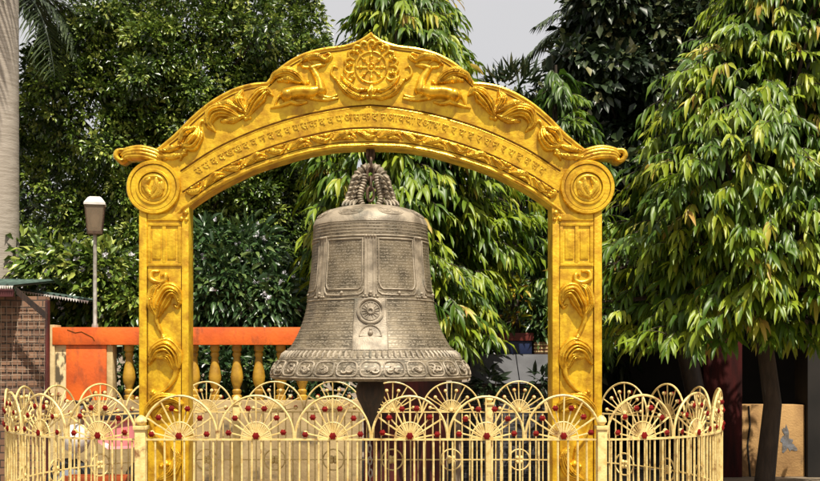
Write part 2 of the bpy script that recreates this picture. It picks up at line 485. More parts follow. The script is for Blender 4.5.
arch = thing('golden_archway', 'tall gold painted archway with carved deer, wheel and leaf reliefs framing the bell', 'archway', (0, 0.1, 0))
TH = 0.20
seg1 = cr([(0, 32), (6, 36.5), (14, 41), (27, 45), (47, 47.6), (66, 52.7), (81.5, 60.5), (94, 70), (100, 77), (104, 82)], 6)
seg2 = cr([(104, 82), (116, 82.8), (132, 86.5), (148, 93.7), (164, 103.8), (180, 117.5), (195, 132.7), (207, 143), (216, 150)], 6)
outerR = np.vstack([seg1, seg2[1:]])
innerR = cr([(0, 147), (30, 148), (44, 150), (60, 153), (81, 158.5), (115, 169.5), (148, 185), (170, 198), (186, 210), (193, 216)], 6)
def resample(p, n):
    d = np.r_[0, np.cumsum(np.hypot(*np.diff(p, axis=0).T))]
    t = np.linspace(0, d[-1], n)
    return np.c_[np.interp(t, d, p[:, 0]), np.interp(t, d, p[:, 1])]
NA = 90
# match samples by x so the cusps stay
xs = np.linspace(0, 1, NA)
oR = resample(outerR, NA); iR = resample(innerR, NA)
ci = np.argmin(np.hypot(oR[:, 0] - 104, oR[:, 1] - 82)); oR[ci] = (104, 82)
full = lambda p: np.vstack([np.c_[-p[::-1, 0], p[::-1, 1]], p[1:]])
oF, iF = full(oR), full(iR)
vs, fs = [], []
n = len(oF)
for y in (0.0, TH):
    for p in oF: vs.append(A(p[0], p[1], y))
    for p in iF: vs.append(A(p[0], p[1], y))
for i in range(n - 1):
    fs += [(i, n + i, n + i + 1, i + 1), (2 * n + i, 2 * n + i + 1, 3 * n + i + 1, 3 * n + i),
           (i, i + 1, 2 * n + i + 1, 2 * n + i), (n + i, 3 * n + i, 3 * n + i + 1, n + i + 1)]
fs += [(0, 2 * n, 3 * n, n), (n - 1, 2 * n - 1, 4 * n - 1, 3 * n - 1)]
MB().add(vs, fs).build('arch_band', M['gold'], arch)
# raised mouldings: outer rim, intrados rim
def offset_curve(p, d):
    t = np.gradient(p, axis=0); t /= np.linalg.norm(t, axis=1)[:, None] + 1e-9
    nrm = np.c_[-t[:, 1], t[:, 0]]
    return p + nrm * d
def moulding(curve, r, y=0.0):
    return [A(p[0], p[1], y) for p in curve]
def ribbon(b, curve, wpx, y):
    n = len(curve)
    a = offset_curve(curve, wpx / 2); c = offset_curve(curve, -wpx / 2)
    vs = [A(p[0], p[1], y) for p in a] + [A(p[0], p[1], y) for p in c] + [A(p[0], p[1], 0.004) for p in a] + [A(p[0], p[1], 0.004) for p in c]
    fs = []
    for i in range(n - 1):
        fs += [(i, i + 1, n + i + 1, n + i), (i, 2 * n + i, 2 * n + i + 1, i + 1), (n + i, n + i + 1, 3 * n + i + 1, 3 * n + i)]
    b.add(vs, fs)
l1R = cr([(0, 105), (31, 108), (73, 116.5), (115, 130), (156, 149), (190, 171)], 8)
l2R = cr([(0, 127.5), (31, 129.5), (73, 138.5), (115, 152.5), (156, 172), (188, 192)], 8)
l3R = cr([(0, 141.5), (31, 142.7), (62, 147.5), (83, 153), (117, 164), (150, 179.5), (180, 199)], 8)
olineR = np.vstack([cr([(0, 38.5), (13, 46), (27, 50), (47, 52.8), (64, 57.5), (78, 65), (90, 74), (96, 81), (103, 87.5)], 6), cr([(103, 87.5), (116, 88), (131, 92), (146, 99), (161, 109), (177, 122.5), (191, 137), (201, 145)], 6)[1:]])
mould = MB()
mould.tube([A(p[0], p[1], 0.006) for p in full(offset_curve(oR, 1.6))], 1.9 * PX, 8)
mould.tube([A(p[0], p[1], 0.004) for p in full(offset_curve(iR, -2.2))], 1.7 * PX, 8)
mould.tube([A(p[0], p[1], 0.004) for p in full(offset_curve(l1R, 1.9))], 0.9 * PX, 6)
mould.tube([A(p[0], p[1], 0.004) for p in full(offset_curve(l2R, 1.9))], 0.9 * PX, 6)
mould.build('moulding', M['gold_relief'], arch)
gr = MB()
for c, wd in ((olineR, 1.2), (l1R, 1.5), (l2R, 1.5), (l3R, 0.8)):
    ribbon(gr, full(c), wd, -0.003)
gr.build('groove', M['gold_groove'], arch)  # raised strips, brown painted in for shade of incised lines; nothing is cut

# columns
def column(s):
    c = MB()
    x0, x1 = sorted((s * 181.5 * PX, s * 231.5 * PX))
    c.box(x0, x1, 0.003, TH - 0.003, 0.0, A(0, 205).z, 0.006)
    o = c.build('column', M['gold'], arch)
    # raised edge strips and framed panel
    m = MB()
    zt = A(0, 214).z
    for d0, d1 in ((181.8, 188.5), (223.5, 231.2)):
        a, b = sorted((s * d0 * PX, s * d1 * PX))
        m.box(a, b, -0.010, 0.01, 0.03, zt, 0.003)
    a, b = sorted((s * 189.4 * PX, s * 222.6 * PX))
    for y0, y1 in ((214, 220.5), (223, 226), (263, 266)):
        m.box(a, b, -0.009, 0.01, A(0, y1).z, A(0, y0).z, 0.003)
    for d0, d1 in ((189.4, 192.5), (204.5, 208), (219.5, 222.6)):
        a, b = sorted((s * d0 * PX, s * d1 * PX))
        m.box(a, b, -0.008, 0.01, A(0, 262.7).z, A(0, 226.3).z, 0.002)
    for d0, d1 in ((194.5, 203), (209.5, 218)):
        a, b = sorted((s * d0 * PX, s * d1 * PX))
        m.box(a, b, -0.006, 0.01, A(0, 259).z, A(0, 230).z, 0.004)
    m.build('column_frame', M['gold'], o)
    g = MB()
    for d in (189.0, 223.1):
        a, b = sorted((s * (d - .4) * PX, s * (d + .4) * PX))
        g.box(a, b, -0.0015, 0.01, 0.03, A(0, 266.2).z)
    g.build('column_groove', M['gold_groove'], o)  # thin brown strips, painted shade along the panel edges
    # vine relief (mirrored pair)
    Z = lambda zx, zy: (169.5 + zx / 2.83, 250 + zy / 2.83)
    L = [('t', [Z(112, 70), Z(100, 70), Z(100, 86), Z(118, 92), Z(140, 82), Z(138, 62), Z(120, 60)], [1.2, 2.2, 2.8, 3.2, 3.0, 2.2, 1.2]),
         ('l', [Z(124, 190), Z(112, 150), Z(92, 118), Z(68, 122), Z(60, 150)], [2, 8.5, 9.5, 6, 2], 1),
         ('l', [Z(126, 185), Z(140, 150), Z(130, 112), Z(112, 98)], [2, 5.5, 5, 2], 1),
         ('t', [Z(60, 150), Z(66, 162), Z(76, 156)], [2, 2, 1.2]),
         ('t', [Z(126, 178), Z(124, 205), Z(112, 232), Z(104, 246)], [3, 2.4, 2.0, 2.0]),
         ('t', [Z(104, 248)], 3.4), ('t', [Z(94, 256)], 2.8), ('t', [Z(116, 258)], 2.6),
         ('l', [Z(66, 332), Z(72, 296), Z(98, 272), Z(128, 284), Z(146, 322)], [3, 8, 9, 7, 1.5], 1),
         ('l', [Z(78, 330), Z(92, 302), Z(120, 300)], [3, 6, 3], 1),
         ('t', [Z(68, 325), Z(74, 360), Z(98, 392), Z(120, 404), Z(140, 408)], [3.4, 2.8, 2.2, 1.8, 1.6]),
         ('t', [Z(136, 402)], 2.4), ('t', [Z(134, 416)], 1.9),
         ('l', [Z(52, 436), Z(80, 420), Z(118, 424), Z(146, 448), Z(150, 470)], [2, 5, 6.5, 5, 2], 1),
         ('l', [Z(64, 456), Z(96, 446), Z(126, 470)], [2, 4.5, 2], 1),
         ('t', [Z(146, 470), Z(130, 520), Z(104, 560), Z(98, 600)], [2.4, 2.4, 2.2, 2]),
         ('t', [Z(96, 604)], 3.2), ('t', [Z(112, 612)], 2.6),
         ('l', [Z(80, 560), Z(66, 590), Z(84, 630), Z(120, 650)], [2, 5, 6, 2], 1)]
    v, f = relief(L, mir=s, hs=1.75)
    link('vine_relief', arrays_mesh('vine_relief', v, f, smooth=True), M['gold_relief'], o)
    # disc
    cxp, cyp = 216.5 * s, 187.5
    c0 = A(cxp, cyp)
    d = MB()
    k = PX
    prof = [(1e-6, TH + .03), (25.5 * k, TH + .03), (27 * k, TH + .022), (27 * k, -0.024), (26.2 * k, -0.032), (23.5 * k, -0.032), (22.8 * k, -0.024), (17.8 * k, -0.024), (17.2 * k, -0.034), (15.2 * k, -0.034), (14.5 * k, -0.022), (1e-6, -0.022)]
    d.lathe(prof, c0.x, 0, 64, 'y', c0.z)
    dk = d.build('roundel', M['gold'], arch)
    g = MB()
    for rr in (22.9, 14.6):
        g.tube([(c0.x + rr * k * math.cos(2 * math.pi * i / 60), -0.0235, c0.z + rr * k * math.sin(2 * math.pi * i / 60)) for i in range(60)], 0.5 * k, 6, closed=True)
    g.build('roundel_groove', M['gold_groove'], dk)  # brown rings, painted shade of the incised circles
    cx_, cy_ = 216.5, 187.5
    rose = [('l', [(cx_ - 8, cy_ - 4), (cx_ - 6, cy_ + 5), (cx_ + 1, cy_ + 10)], [2, 4, 2], 1),
            ('l', [(cx_ - 3, cy_ - 8), (cx_ - 2, cy_), (cx_ + 2, cy_ + 8)], [2, 4, 2], 1),
            ('l', [(cx_ + 4, cy_ - 8), (cx_ + 8, cy_ - 1), (cx_ + 4, cy_ + 7)], [2, 3.5, 2], 1),
            ('t', [(cx_ - 10, cy_ + 2), (cx_ - 9, cy_ - 7), (cx_ - 1, cy_ - 11), (cx_ + 9, cy_ - 8), (cx_ + 10.5, cy_ + 2), (cx_ + 5, cy_ + 10)], [1.2, 1.8, 2, 1.8, 1.6, 1])]
    v, f = relief(rose, mir=s, base=-0.022, hs=0.9)
    link('rose_relief', arrays_mesh('rose_relief', v, f, smooth=True), M['gold_relief'], dk)
    # beads under the disc, corner leaf
    v, f = relief([('t', [(185, 213)], 3), ('t', [(189, 219)], 2.5), ('t', [(183.8, 219.5)], 2.2)], mir=s, base=-0.01)
    link('bead_relief', arrays_mesh('bead_relief', v, f, smooth=True), M['gold_relief'], o)
    cl_ = []
    for q, (dy0, dy1, r0, r1) in enumerate(((-4.5, -1.0, 2.2, 2.0), (-1.0, 1.4, 2.6, 2.3), (2.6, 4.0, 2.6, 2.2), (6.0, 6.6, 2.3, 1.9))):
        cl_.append(('t', [(203 + q * 1.6, 161 + dy0), (216, 154.5 + dy0 * .95), (230, 150.2 + (dy0 + dy1) / 2), (243, 150.2 + dy1), (250.5 - q * 1.2, 153.5 + dy1)], [1.2, r0, r0 + .5, r1 + .3, 1.2]))
    cl_.append(('t', [(246, 149.5), (252.5, 151), (254.5, 156), (250.5, 160.2), (245.5, 159.5)], [1.6, 2.6, 2.9, 2.4, 1.2]))
    v, f = relief(cl_, mir=s, base=0.0, solid=0.16, hs=1.5)
    link('corner_leaf', arrays_mesh('corner_leaf', v, f, smooth=True), M['gold_relief'], arch)
for s in (-1, 1):
    column(s)

# reliefs on the band
Z5 = lambda zx, zy: (29.5 + zx / 3.7, 40 + zy / 3.7)
ACAN = [('l', [Z5(348, 278), Z5(325, 236), Z5(300, 206), Z5(272, 190), Z5(254, 206)], [2.5, 7.5, 8, 4.5, 1.2], 1),
        ('l', [Z5(350, 272), Z5(378, 222), Z5(366, 190)], [2, 6, 2], 1),
        ('l', [Z5(355, 268), Z5(420, 236), Z5(472, 240)], [2, 4.2, 1.2], 1),
        ('l', [Z5(378, 286), Z5(430, 262), Z5(474, 272), Z5(488, 308), Z5(466, 340)], [3, 7, 7.5, 5, 1], 1),
        ('l', [Z5(360, 282), Z5(400, 296), Z5(440, 300)], [2, 4, 2], 1),
        ('t', [Z5(338, 288)], 2.2), ('t', [Z5(352, 292)], 2.4), ('t', [Z5(346, 278)], 2.0)]
DROP = [('t', [Z5(500, 312), Z5(512, 300), Z5(524, 312), Z5(528, 340)], [1.2, 1.8, 2.2, 2.5]),
        ('l', [Z5(526, 330), Z5(532, 360), Z5(556, 388), Z5(582, 392)], [3, 7, 8, 3], 1),
        ('l', [Z5(540, 325), Z5(576, 340), Z5(594, 376)], [2, 5, 3], 1),
        ('l', [(190, 146), (199, 149), (210, 151)], [2, 3.6, 2], 1),
        ('l', [(184, 154), (197, 156.5), (212, 157)], [1.5, 3.6, 2], 1),
        ('l', [(181, 146), (186, 152), (190, 160)], [1, 3, 1], 1)]
DEER = [('t', [Z5(72, 182), Z5(108, 194), Z5(158, 194), Z5(196, 202)], [4.5, 6.6, 6.4, 6.4]),
        ('t', [Z5(198, 205)], 7.2),
        ('t', [Z5(74, 186), Z5(82, 148), Z5(104, 110)], [5.8, 4.4, 3.4]),
        ('t', [Z5(107, 106), Z5(84, 97), Z5(60, 92)], [3.6, 2.7, 1.5]),
        ('t', [Z5(110, 102), Z5(138, 100), Z5(152, 84)], [1.4, 1.8, 0.8]),
        ('t', [Z5(100, 98), Z5(112, 82), Z5(132, 74)], [1.2, 1.0, 0.7]),
        ('l', [Z5(40, 62), Z5(58, 76), Z5(88, 62), Z5(124, 66), Z5(158, 92)], [1.2, 2.6, 3.6, 3.4, 1], 1),
        ('t', [Z5(44, 76), Z5(34, 62), Z5(46, 50), Z5(62, 56)], [1.3, 1.6, 1.4, .9]),
        ('t', [Z5(84, 202), Z5(48, 214), Z5(16, 205)], [2.6, 2, 1.4]),
        ('t', [Z5(110, 214), Z5(60, 222), Z5(12, 216)], [2.6, 1.9, 1.3]),
        ('t', [Z5(200, 222), Z5(160, 236), Z5(128, 230)], [3.4, 2.4, 1.6]),
        ('t', [Z5(190, 232), Z5(226, 244), Z5(258, 252)], [2.6, 2, 1.2]),
        ('t', [Z5(222, 200), Z5(236, 222), Z5(244, 240)], [2, 1.4, 1]),
        ('l', [Z5(134, 166), Z5(164, 132), Z5(206, 118), Z5(244, 132), Z5(258, 158)], [1.5, 5, 5, 4, 1.2], 1),
        ('l', [Z5(150, 160), Z5(196, 146), Z5(232, 152)], [1.5, 4, 1.5], 1),
        ('t', [Z5(122, 156)], 2.0), ('t', [Z5(132, 164)], 1.8)]
for s in (-1, 1):
    for nm, L, hs in (('acanthus_relief', ACAN, 1.6), ('leaf_relief', DROP, 1.6), ('deer_relief', DEER, 1.75)):
        v, f = relief(L, mir=s, hs=hs)
        link(nm, arrays_mesh(nm, v, f, smooth=True), M['gold_relief'], arch)
# dharma wheel and its foliage
wc = (0.8, 67.4)
wheel = [('t', [(wc[0] + 15.5 * math.cos(a), wc[1] + 15.5 * math.sin(a)) for a in np.linspace(0, 2 * math.pi, 25)], 1.3),
         ('t', [(wc[0] + 4 * math.cos(a), wc[1] + 4 * math.sin(a)) for a in np.linspace(0, 2 * math.pi, 13)], 1.0), ('t', [wc], 2.2)]
for i in range(8):
    a = i * math.pi / 4
    wheel.append(('t', [(wc[0] + 4 * math.cos(a), wc[1] + 4 * math.sin(a)), (wc[0] + 15 * math.cos(a), wc[1] + 15 * math.sin(a))], 1.0))
    wheel.append(('t', [(wc[0] + 10.5 * math.cos(a), wc[1] + 10.5 * math.sin(a))], 2.0))
relief_part('wheel_relief', wheel, arch, step=0.4, hs=1.4)
fol = []
for i in range(13):
    a = R(-205 + i * 230 / 12)
    r0 = 20.0
    ca, sa = math.cos(a), math.sin(a)
    tx, ty = -sa, ca
    sgn = 1 if i % 2 else -1
    if i == 6: sgn = 1
    pt = lambda r, t: (wc[0] + ca * r + tx * t * sgn, wc[1] + sa * r + ty * t * sgn)
    fol.append(('t', [pt(18.5, -3), pt(23, -3.6), pt(26.5, -0.5), pt(25, 3), pt(21.8, 2.6), pt(21.8, .2)], [1.1, 1.7, 1.8, 1.7, 1.3, .9]))
    if i % 2 == 0:
        fol.append(('l', [pt(20, 2), pt(24.5, 5)], [1.6, .8], 1))
fol += [('l', [(sg * 2, 97), (sg * 12, 97), (sg * 24, 91), (sg * 35, 79)], [1.5, 3.6, 4.0, 1.0], 1) for sg in (-1, 1)]
fol += [('l', [(sg * 3, 90), (sg * 13, 90.5), (sg * 22, 85), (sg * 29, 76)], [1.2, 2.8, 3.0, .9], 1) for sg in (-1, 1)]
fol += [('l', [(sg * 10, 99), (sg * 19, 96), (sg * 27, 90)], [1, 2.6, .8], 1) for sg in (-1, 1)]
fol += [('l', [(.8, 86.5), (.8, 92), (.8, 98)], [2.2, 4.6, 1.6], 1),
        ('t', [(-34, 80), (-39, 74), (-37, 67), (-33, 68)], [1.4, 1.5, 1.3, .8]),
        ('t', [(36, 80), (41, 74), (39, 67), (35, 68)], [1.4, 1.5, 1.3, .8])]
relief_part('foliage_relief', fol, arch, step=0.4, hs=1.8)
# leaf garland under the inscription
mid = resample((l2R[:len(l2R)] + resample(l3R, len(l2R))) / 2, 200)
gar = []
dm = np.r_[0, np.cumsum(np.hypot(*np.diff(mid, axis=0).T))]
def onmid(s, t):
    s2 = min(abs(s), dm[-1] - 2)
    x = np.interp(s2, dm, mid[:, 0]); y = np.interp(s2, dm, mid[:, 1])
    tx = np.interp(s2 + 1, dm, mid[:, 0]) - np.interp(max(0, s2 - 1), dm, mid[:, 0])
    ty = np.interp(s2 + 1, dm, mid[:, 1]) - np.interp(max(0, s2 - 1), dm, mid[:, 1])
    L = math.hypot(tx, ty)
    return (math.copysign(x - ty / L * t, s), y + tx / L * t)
for i, s0 in enumerate(np.arange(-198, 196, 23.0)):
    fl = 1 if i % 2 else -1
    gar.append(('l', [onmid(s0, 3.4 * fl), onmid(s0 + 6, 0.5 * fl), onmid(s0 + 13, -2.2 * fl), onmid(s0 + 18, -1.6 * fl)], [0.8, 3.3, 3.4, 0.8], 1))
    gar.append(('l', [onmid(s0 + 9, 3.6 * fl), onmid(s0 + 15, 2.2 * fl), onmid(s0 + 20, 3.4 * fl)], [0.8, 2.3, 0.7], 1))
    gar.append(('t', [onmid(s0 + 17, -1.5 * fl), onmid(s0 + 21, 0), onmid(s0 + 23.5, 3 * fl)], [0.9, 1.0, 0.9]))
    gar.append(('t', [onmid(s0 + 21.5, -2.6 * fl)], 1.3))
relief_part('garland_relief', gar, arch, step=0.4, hs=1.3)

# inscription: one glyph after another along the band
textline = list('ससददखखदवनददवयसकदवयअसक') + ['द', 'न', 'आ', 'य', 'यो', 'र', 'आ', 'ष', 'य', 'र', 'य', 'द', 'र', 'घ', 'न', 'र', 'य', 'द', 'व', 'स', 'द']
midT = resample((resample(l1R, 200) + resample(l2R, 200)) / 2, 200)
dT = np.r_[0, np.cumsum(np.hypot(*np.diff(midT, axis=0).T))]
ins_v, ins_f = [], []
span = 182.0
for i, ch in enumerate(textline):
    s0 = -span + 2 * span * i / (len(textline) - 1)
    x = np.interp(abs(s0), dT, midT[:, 0]); y = np.interp(abs(s0), dT, midT[:, 1])
    x2 = np.interp(abs(s0) + 2, dT, midT[:, 0]); y2 = np.interp(abs(s0) + 2, dT, midT[:, 1])
    ang = math.atan2(-(y2 - y), x2 - x) * (1 if s0 >= 0 else -1)
    cu = bpy.data.curves.new('glyph', 'FONT')
    cu.body = ch; cu.size = 10.4 * PX; cu.extrude = 0.0035; cu.bevel_depth = 0.0012; cu.align_x = 'CENTER'; cu.align_y = 'CENTER'; cu.resolution_u = 3
    to = bpy.data.objects.new('glyph', cu)
    col.objects.link(to)
    bpy.context.view_layer.update()
    me = to.evaluated_get(bpy.context.evaluated_depsgraph_get()).to_mesh()
    mxm = Matrix.Translation(A(math.copysign(x, s0), y, -0.002)) @ Matrix.Rotation(-ang, 4, 'Y') @ Matrix.Rotation(R(90), 4, 'X')
    b0 = len(ins_v)
    ins_v += [tuple(mxm @ vv.co) for vv in me.vertices]
    ins_f += [tuple(b0 + k for k in p.vertices) for p in me.polygons]
    to.to_mesh_clear()
    bpy.data.objects.remove(to); bpy.data.curves.remove(cu)
MB().add(ins_v, ins_f).build('inscription', M['gold_relief'], arch, smooth=False, fix=False)

# ------------------------------------------------------------------ bell
BY = 0.10
KB = (BY + CD) / F
def zb(py): return EYE - (py - HY) * KB
prof_px = [(12, 206.5), (25, 208), (35, 210), (44, 213), (50.5, 217), (54.5, 221.5), (56.4, 226), (57.0, 230), (57.4, 240), (58.0, 255), (59.2, 270), (60.6, 284), (62.2, 297), (65.0, 312), (68.5, 324), (73.5, 336), (80.0, 347), (86.5, 354), (92.5, 361), (96.8, 367), (98.8, 372.5), (99.0, 376.5), (97.0, 378.6), (92.0, 379.0)]
pz = np.array([p[1] for p in prof_px]); pr = np.array([p[0] for p in prof_px])
dens = cr(prof_px, 6)
def br(py):
    i = np.argmax(dens[:, 1] >= py) if py < dens[-1, 1] else len(dens) - 1
    return float(np.interp(py, dens[:, 1], dens[:, 0]))
def B(th, py, h=0.0):
    """point on the bell: th degrees right of the camera-facing line, py pixel row, h proud in px"""
    r = (br(py) + h) * KB
    a = R(th)
    return Vector((r * math.sin(a), BY - r * math.cos(a), zb(py)))
bell = thing('bronze_bell', 'huge weathered bronze temple bell covered in cast script hanging under the arch', 'bell', (0, BY, zb(378)))
NS = 144
bv, bf, uvs = [], [], []
pro = [(r * KB, zb(y)) for r, y in dens] + [(86 * KB, zb(377)), (80 * KB, zb(362)), (66 * KB, zb(335)), (56 * KB, zb(300)), (50 * KB, zb(240)), (1e-5, zb(222))]
me = bpy.data.meshes.new('bell_body')
for r, z in [(1e-5, zb(206.2))] + pro:
    for k in range(NS):
        a = 2 * math.pi * k / NS
        bv.append((r * math.sin(a), BY - r * math.cos(a), z))
m_ = len(pro) + 1
for i in range(m_ - 1):
    for k in range(NS):
        l_ = (k + 1) % NS
        bf.append((i * NS + k, (i + 1) * NS + k, (i + 1) * NS + l_, i * NS + l_))
me.from_pydata(bv, [], bf)
uvl = me.uv_layers.new(name='UVMap')
for p in me.polygons:
    for li, vi in zip(p.loop_indices, p.vertices):
        k = vi % NS
        kk = k if not (k == 0 and (p.index % NS) == NS - 1) else NS
        uvl.data[li].uv = (kk / NS * 2 * math.pi * 0.5, bv[vi][2])
me.shade_smooth()
body = link('bell_body', me, M['bell_text'], bell)
# plain zones: shoulder cap, horizontal bands
cap = MB()
capl = [(1e-5, 205.6)] + [(r + 0.5, y - 0.25) for r, y in dens if y <= 228] + [(56.4, 228.2)]
cap.lathe([(r * KB, zb(y)) for r, y in capl], 0, BY, NS)
cap.build('bell_shoulder', M['bronze'], bell)
def bring(b, py, r, h=0.0, n=144):
    b.tube([B(i * 360 / n, py, h) for i in range(n)], r * KB, 6, closed=True)
bands = MB()
for py in (229, 232, 235, 238):
    bring(bands, py, 0.45)
bring(bands, 241.5, 0.9); bring(bands, 302, 0.8); bring(bands, 349.5, 1.0); bring(bands, 358.5, 0.9); bring(bands, 376, 1.0, 0.2)
for py in np.arange(306, 349, 4.2):
    bring(bands, py, 0.32)
bands.build('bell_bands', M['bronze'], bell)
# seven straps and the framed text panels between them
st = 360 / 7
for k in range(7):
    th = k * st
    b = MB()
    for o_ in (-5.0, -2.6, 2.6, 5.0):
        b.tube([B(th + o_, py, 0.3) for py in np.linspace(241, 298, 14)], 0.75 * KB, 6)
    vs_, fs_ = [], []
    for j, py in enumerate(np.linspace(242, 298, 12)):
        for o_ in (-4.6, 0, 4.6):
            vs_.append(B(th + o_, py, 0.45))
    for j in range(11):
        for q in (0, 1):
            a_ = j * 3 + q
            fs_.append((a_, a_ + 3, a_ + 4, a_ + 1))
    b.add(vs_, fs_)
    for o_ in (-4, -1.5, 1.5, 4):
        b.ball(B(th + o_, 242, 0.8), 1.4 * KB, 6)
    for o_ in (-6, -3, 0, 3, 6):
        b.ball(B(th + o_, 299.5 - (1.2 if o_ == 0 else 0), 0.6), 1.3 * KB, 6)
    b.ball(B(th, 296, 0.8), 1.8 * KB, 6)
    b.build('bell_strap', M['bronze'], bell)
    f = MB()
    t0, t1 = th + 7.5, th + st - 7.5
    loop = [B(t0, 244.5, .3)] + [B(t0 + (t1 - t0) * u, 244.5, .3) for u in np.linspace(.1, .9, 10)] + [B(t1, 244.5, .3)] + \
           [B(t1, py, .3) for py in np.linspace(248, 286, 10)] + [B(t1 - 1.5, 290.5, .3)] + [B(t1 + (t0 - t1) * u, 292.5, .3) for u in np.linspace(.1, .9, 10)] + \
           [B(t0 + 1.5, 290.5, .3)] + [B(t0, py, .3) for py in np.linspace(286, 248, 10)]
    f.tube(loop, 0.85 * KB, 6, closed=True)
    low = [B(th + 5.5, 290, .3), B(th + 7, 295, .3)] + [B(th + 10 + (st - 20) * u, 297.5 + .6 * math.sin(u * math.pi), .3) for u in np.linspace(0, 1, 12)] + [B(th + st - 7, 295, .3), B(th + st - 5.5, 290, .3)]
    f.tube(low, 0.8 * KB, 6)
    f.ball(B(th + st / 2, 296, .8), 1.7 * KB, 6)
    f.build('panel_frame', M['bronze'], bell)
# scroll loops on the shoulder
for k in range(8):
    sh = MB()
    th = k * 45 - 22
    c_ = []
    for u in np.linspace(0, 1, 36):
        a = u * 2 * math.pi
        c_.append(B(th + 14 * math.cos(a), 216.5 + 4.2 * math.sin(a), 0.8))
    sh.tube(c_, 0.6 * KB, 6, closed=True)
    for q in (-1, 1):
        sp_ = []
        for u in np.linspace(0, 1, 24):
            a = u * 3.2 * math.pi
            rr = 1 - .75 * u
            sp_.append(B(th + q * (7 - 6.5 * rr * math.cos(a)), 216.5 + 2.6 * rr * math.sin(a), 0.8))
        sh.tube(sp_, 0.5 * KB, 5)
    sh.build('shoulder_scroll', M['bronze'], bell)
# wheel tablet on the front
tab = MB()
vs_, fs_ = [], []
rows = np.linspace(301.5, 350, 16)
for py in rows:
    wth = 14.2 + (py - 301) / 49 * 2.2
    wth = math.degrees(math.asin(min(.9, wth / br(py))))
    for u in np.linspace(-1, 1, 9):
        vs_.append(B(wth * u, py, 0.9))
for i in range(15):
    for j in range(8):
        a_ = i * 9 + j
        fs_.append((a_, a_ + 9, a_ + 10, a_ + 1))
tab.add(vs_, fs_)
def tang(dx, py, h):     # point by horizontal px offset on the front
    return B(math.degrees(math.asin(dx / br(py))), py, h)
def circ(b, cx, cy, r, rad, h=1.0, n=40, a0=0, a1=2 * math.pi):
    full_ = abs(a1 - a0 - 2 * math.pi) < 1e-6
    us = np.linspace(a0, a1, n, endpoint=not full_)
    b.tube([tang(cx + r * math.cos(a), cy + r * math.sin(a), h) for a in us], rad * KB, 6, closed=full_)
for sx in (-1, 1):
    tab.tube([tang(sx * (14.2 + (py - 301) / 49 * 2.2), py, 1.0) for py in rows], 0.6 * KB, 6)
circ(tab, 0, 313.5, 11.5, 1.3, 1.6); circ(tab, 0, 313.5, 8.6, .5, 1.2); circ(tab, 0, 313.5, 2.6, 1.0, 1.6)
for i in range(16):
    a = 2 * math.pi * i / 16
    tab.tube([tang(3 * math.cos(a), 313.5 + 3 * math.sin(a), 1.2), tang(8 * math.cos(a), 313.5 + 8 * math.sin(a), 1.2)], 0.55 * KB, 5)
circ(tab, 0, 337, 10, .8, 1.2, 24, math.pi, 2 * math.pi)
tab.tube([tang(-10, 337, 1.2), tang(10, 337, 1.2)], .7 * KB, 6)
tab.ball(tang(0, 334.2, 1.5), 2.6 * KB, 8); tab.ball(tang(0, 330.8, 1.5), 1.4 * KB, 6)
tab.build('wheel_tablet', M['bronze'], bell)
# scallop row and lip frieze
scl = MB()
for k in range(96):
    th = k * 360 / 96
    scl.tube([B(th, 351.2, .2), B(th, 354.5, .9), B(th, 357.4, .2)], [1.3 * KB, 1.7 * KB, 1.0 * KB], 6)
scl.build('scallop_band', M['bronze'], bell)
fz = MB()
NF = 28
for k in range(NF):
    th = k * 360 / NF
    hw = 360 / NF * 0.43
    lp = []
    for a in np.linspace(0, 2 * math.pi, 28, endpoint=False):
        c_, s_ = math.cos(a), math.sin(a)
        ex = math.copysign(abs(c_) ** 0.55, c_); ey = math.copysign(abs(s_) ** 0.55, s_)
        lp.append(B(th + hw * ex, 367.4 + 6.6 * ey, 0.5))
    fz.tube(lp, 0.9 * KB, 6, closed=True)
    rr = random.Random(k)
    for q in range(5):      # small cast animals and knots inside each cell
        a0 = rr.uniform(0, 6.28); cx_ = rr.uniform(-.45, .45); cy_ = rr.uniform(-.35, .35); r_ = rr.uniform(.22, .42)
        pts = [B(th + hw * (cx_ + r_ * (1 - .4 * u) * math.cos(a0 + u * 4.6)), 367.4 + 6.2 * (cy_ + r_ * (1 - .4 * u) * math.sin(a0 + u * 4.6)), 0.7) for u in np.linspace(0, 1, 10)]
        fz.tube(pts, [(0.5 + .8 * math.sin(math.pi * (i + .5) / 10)) * KB for i in range(10)], 5)
fz.build('lip_frieze', M['bronze'], bell)
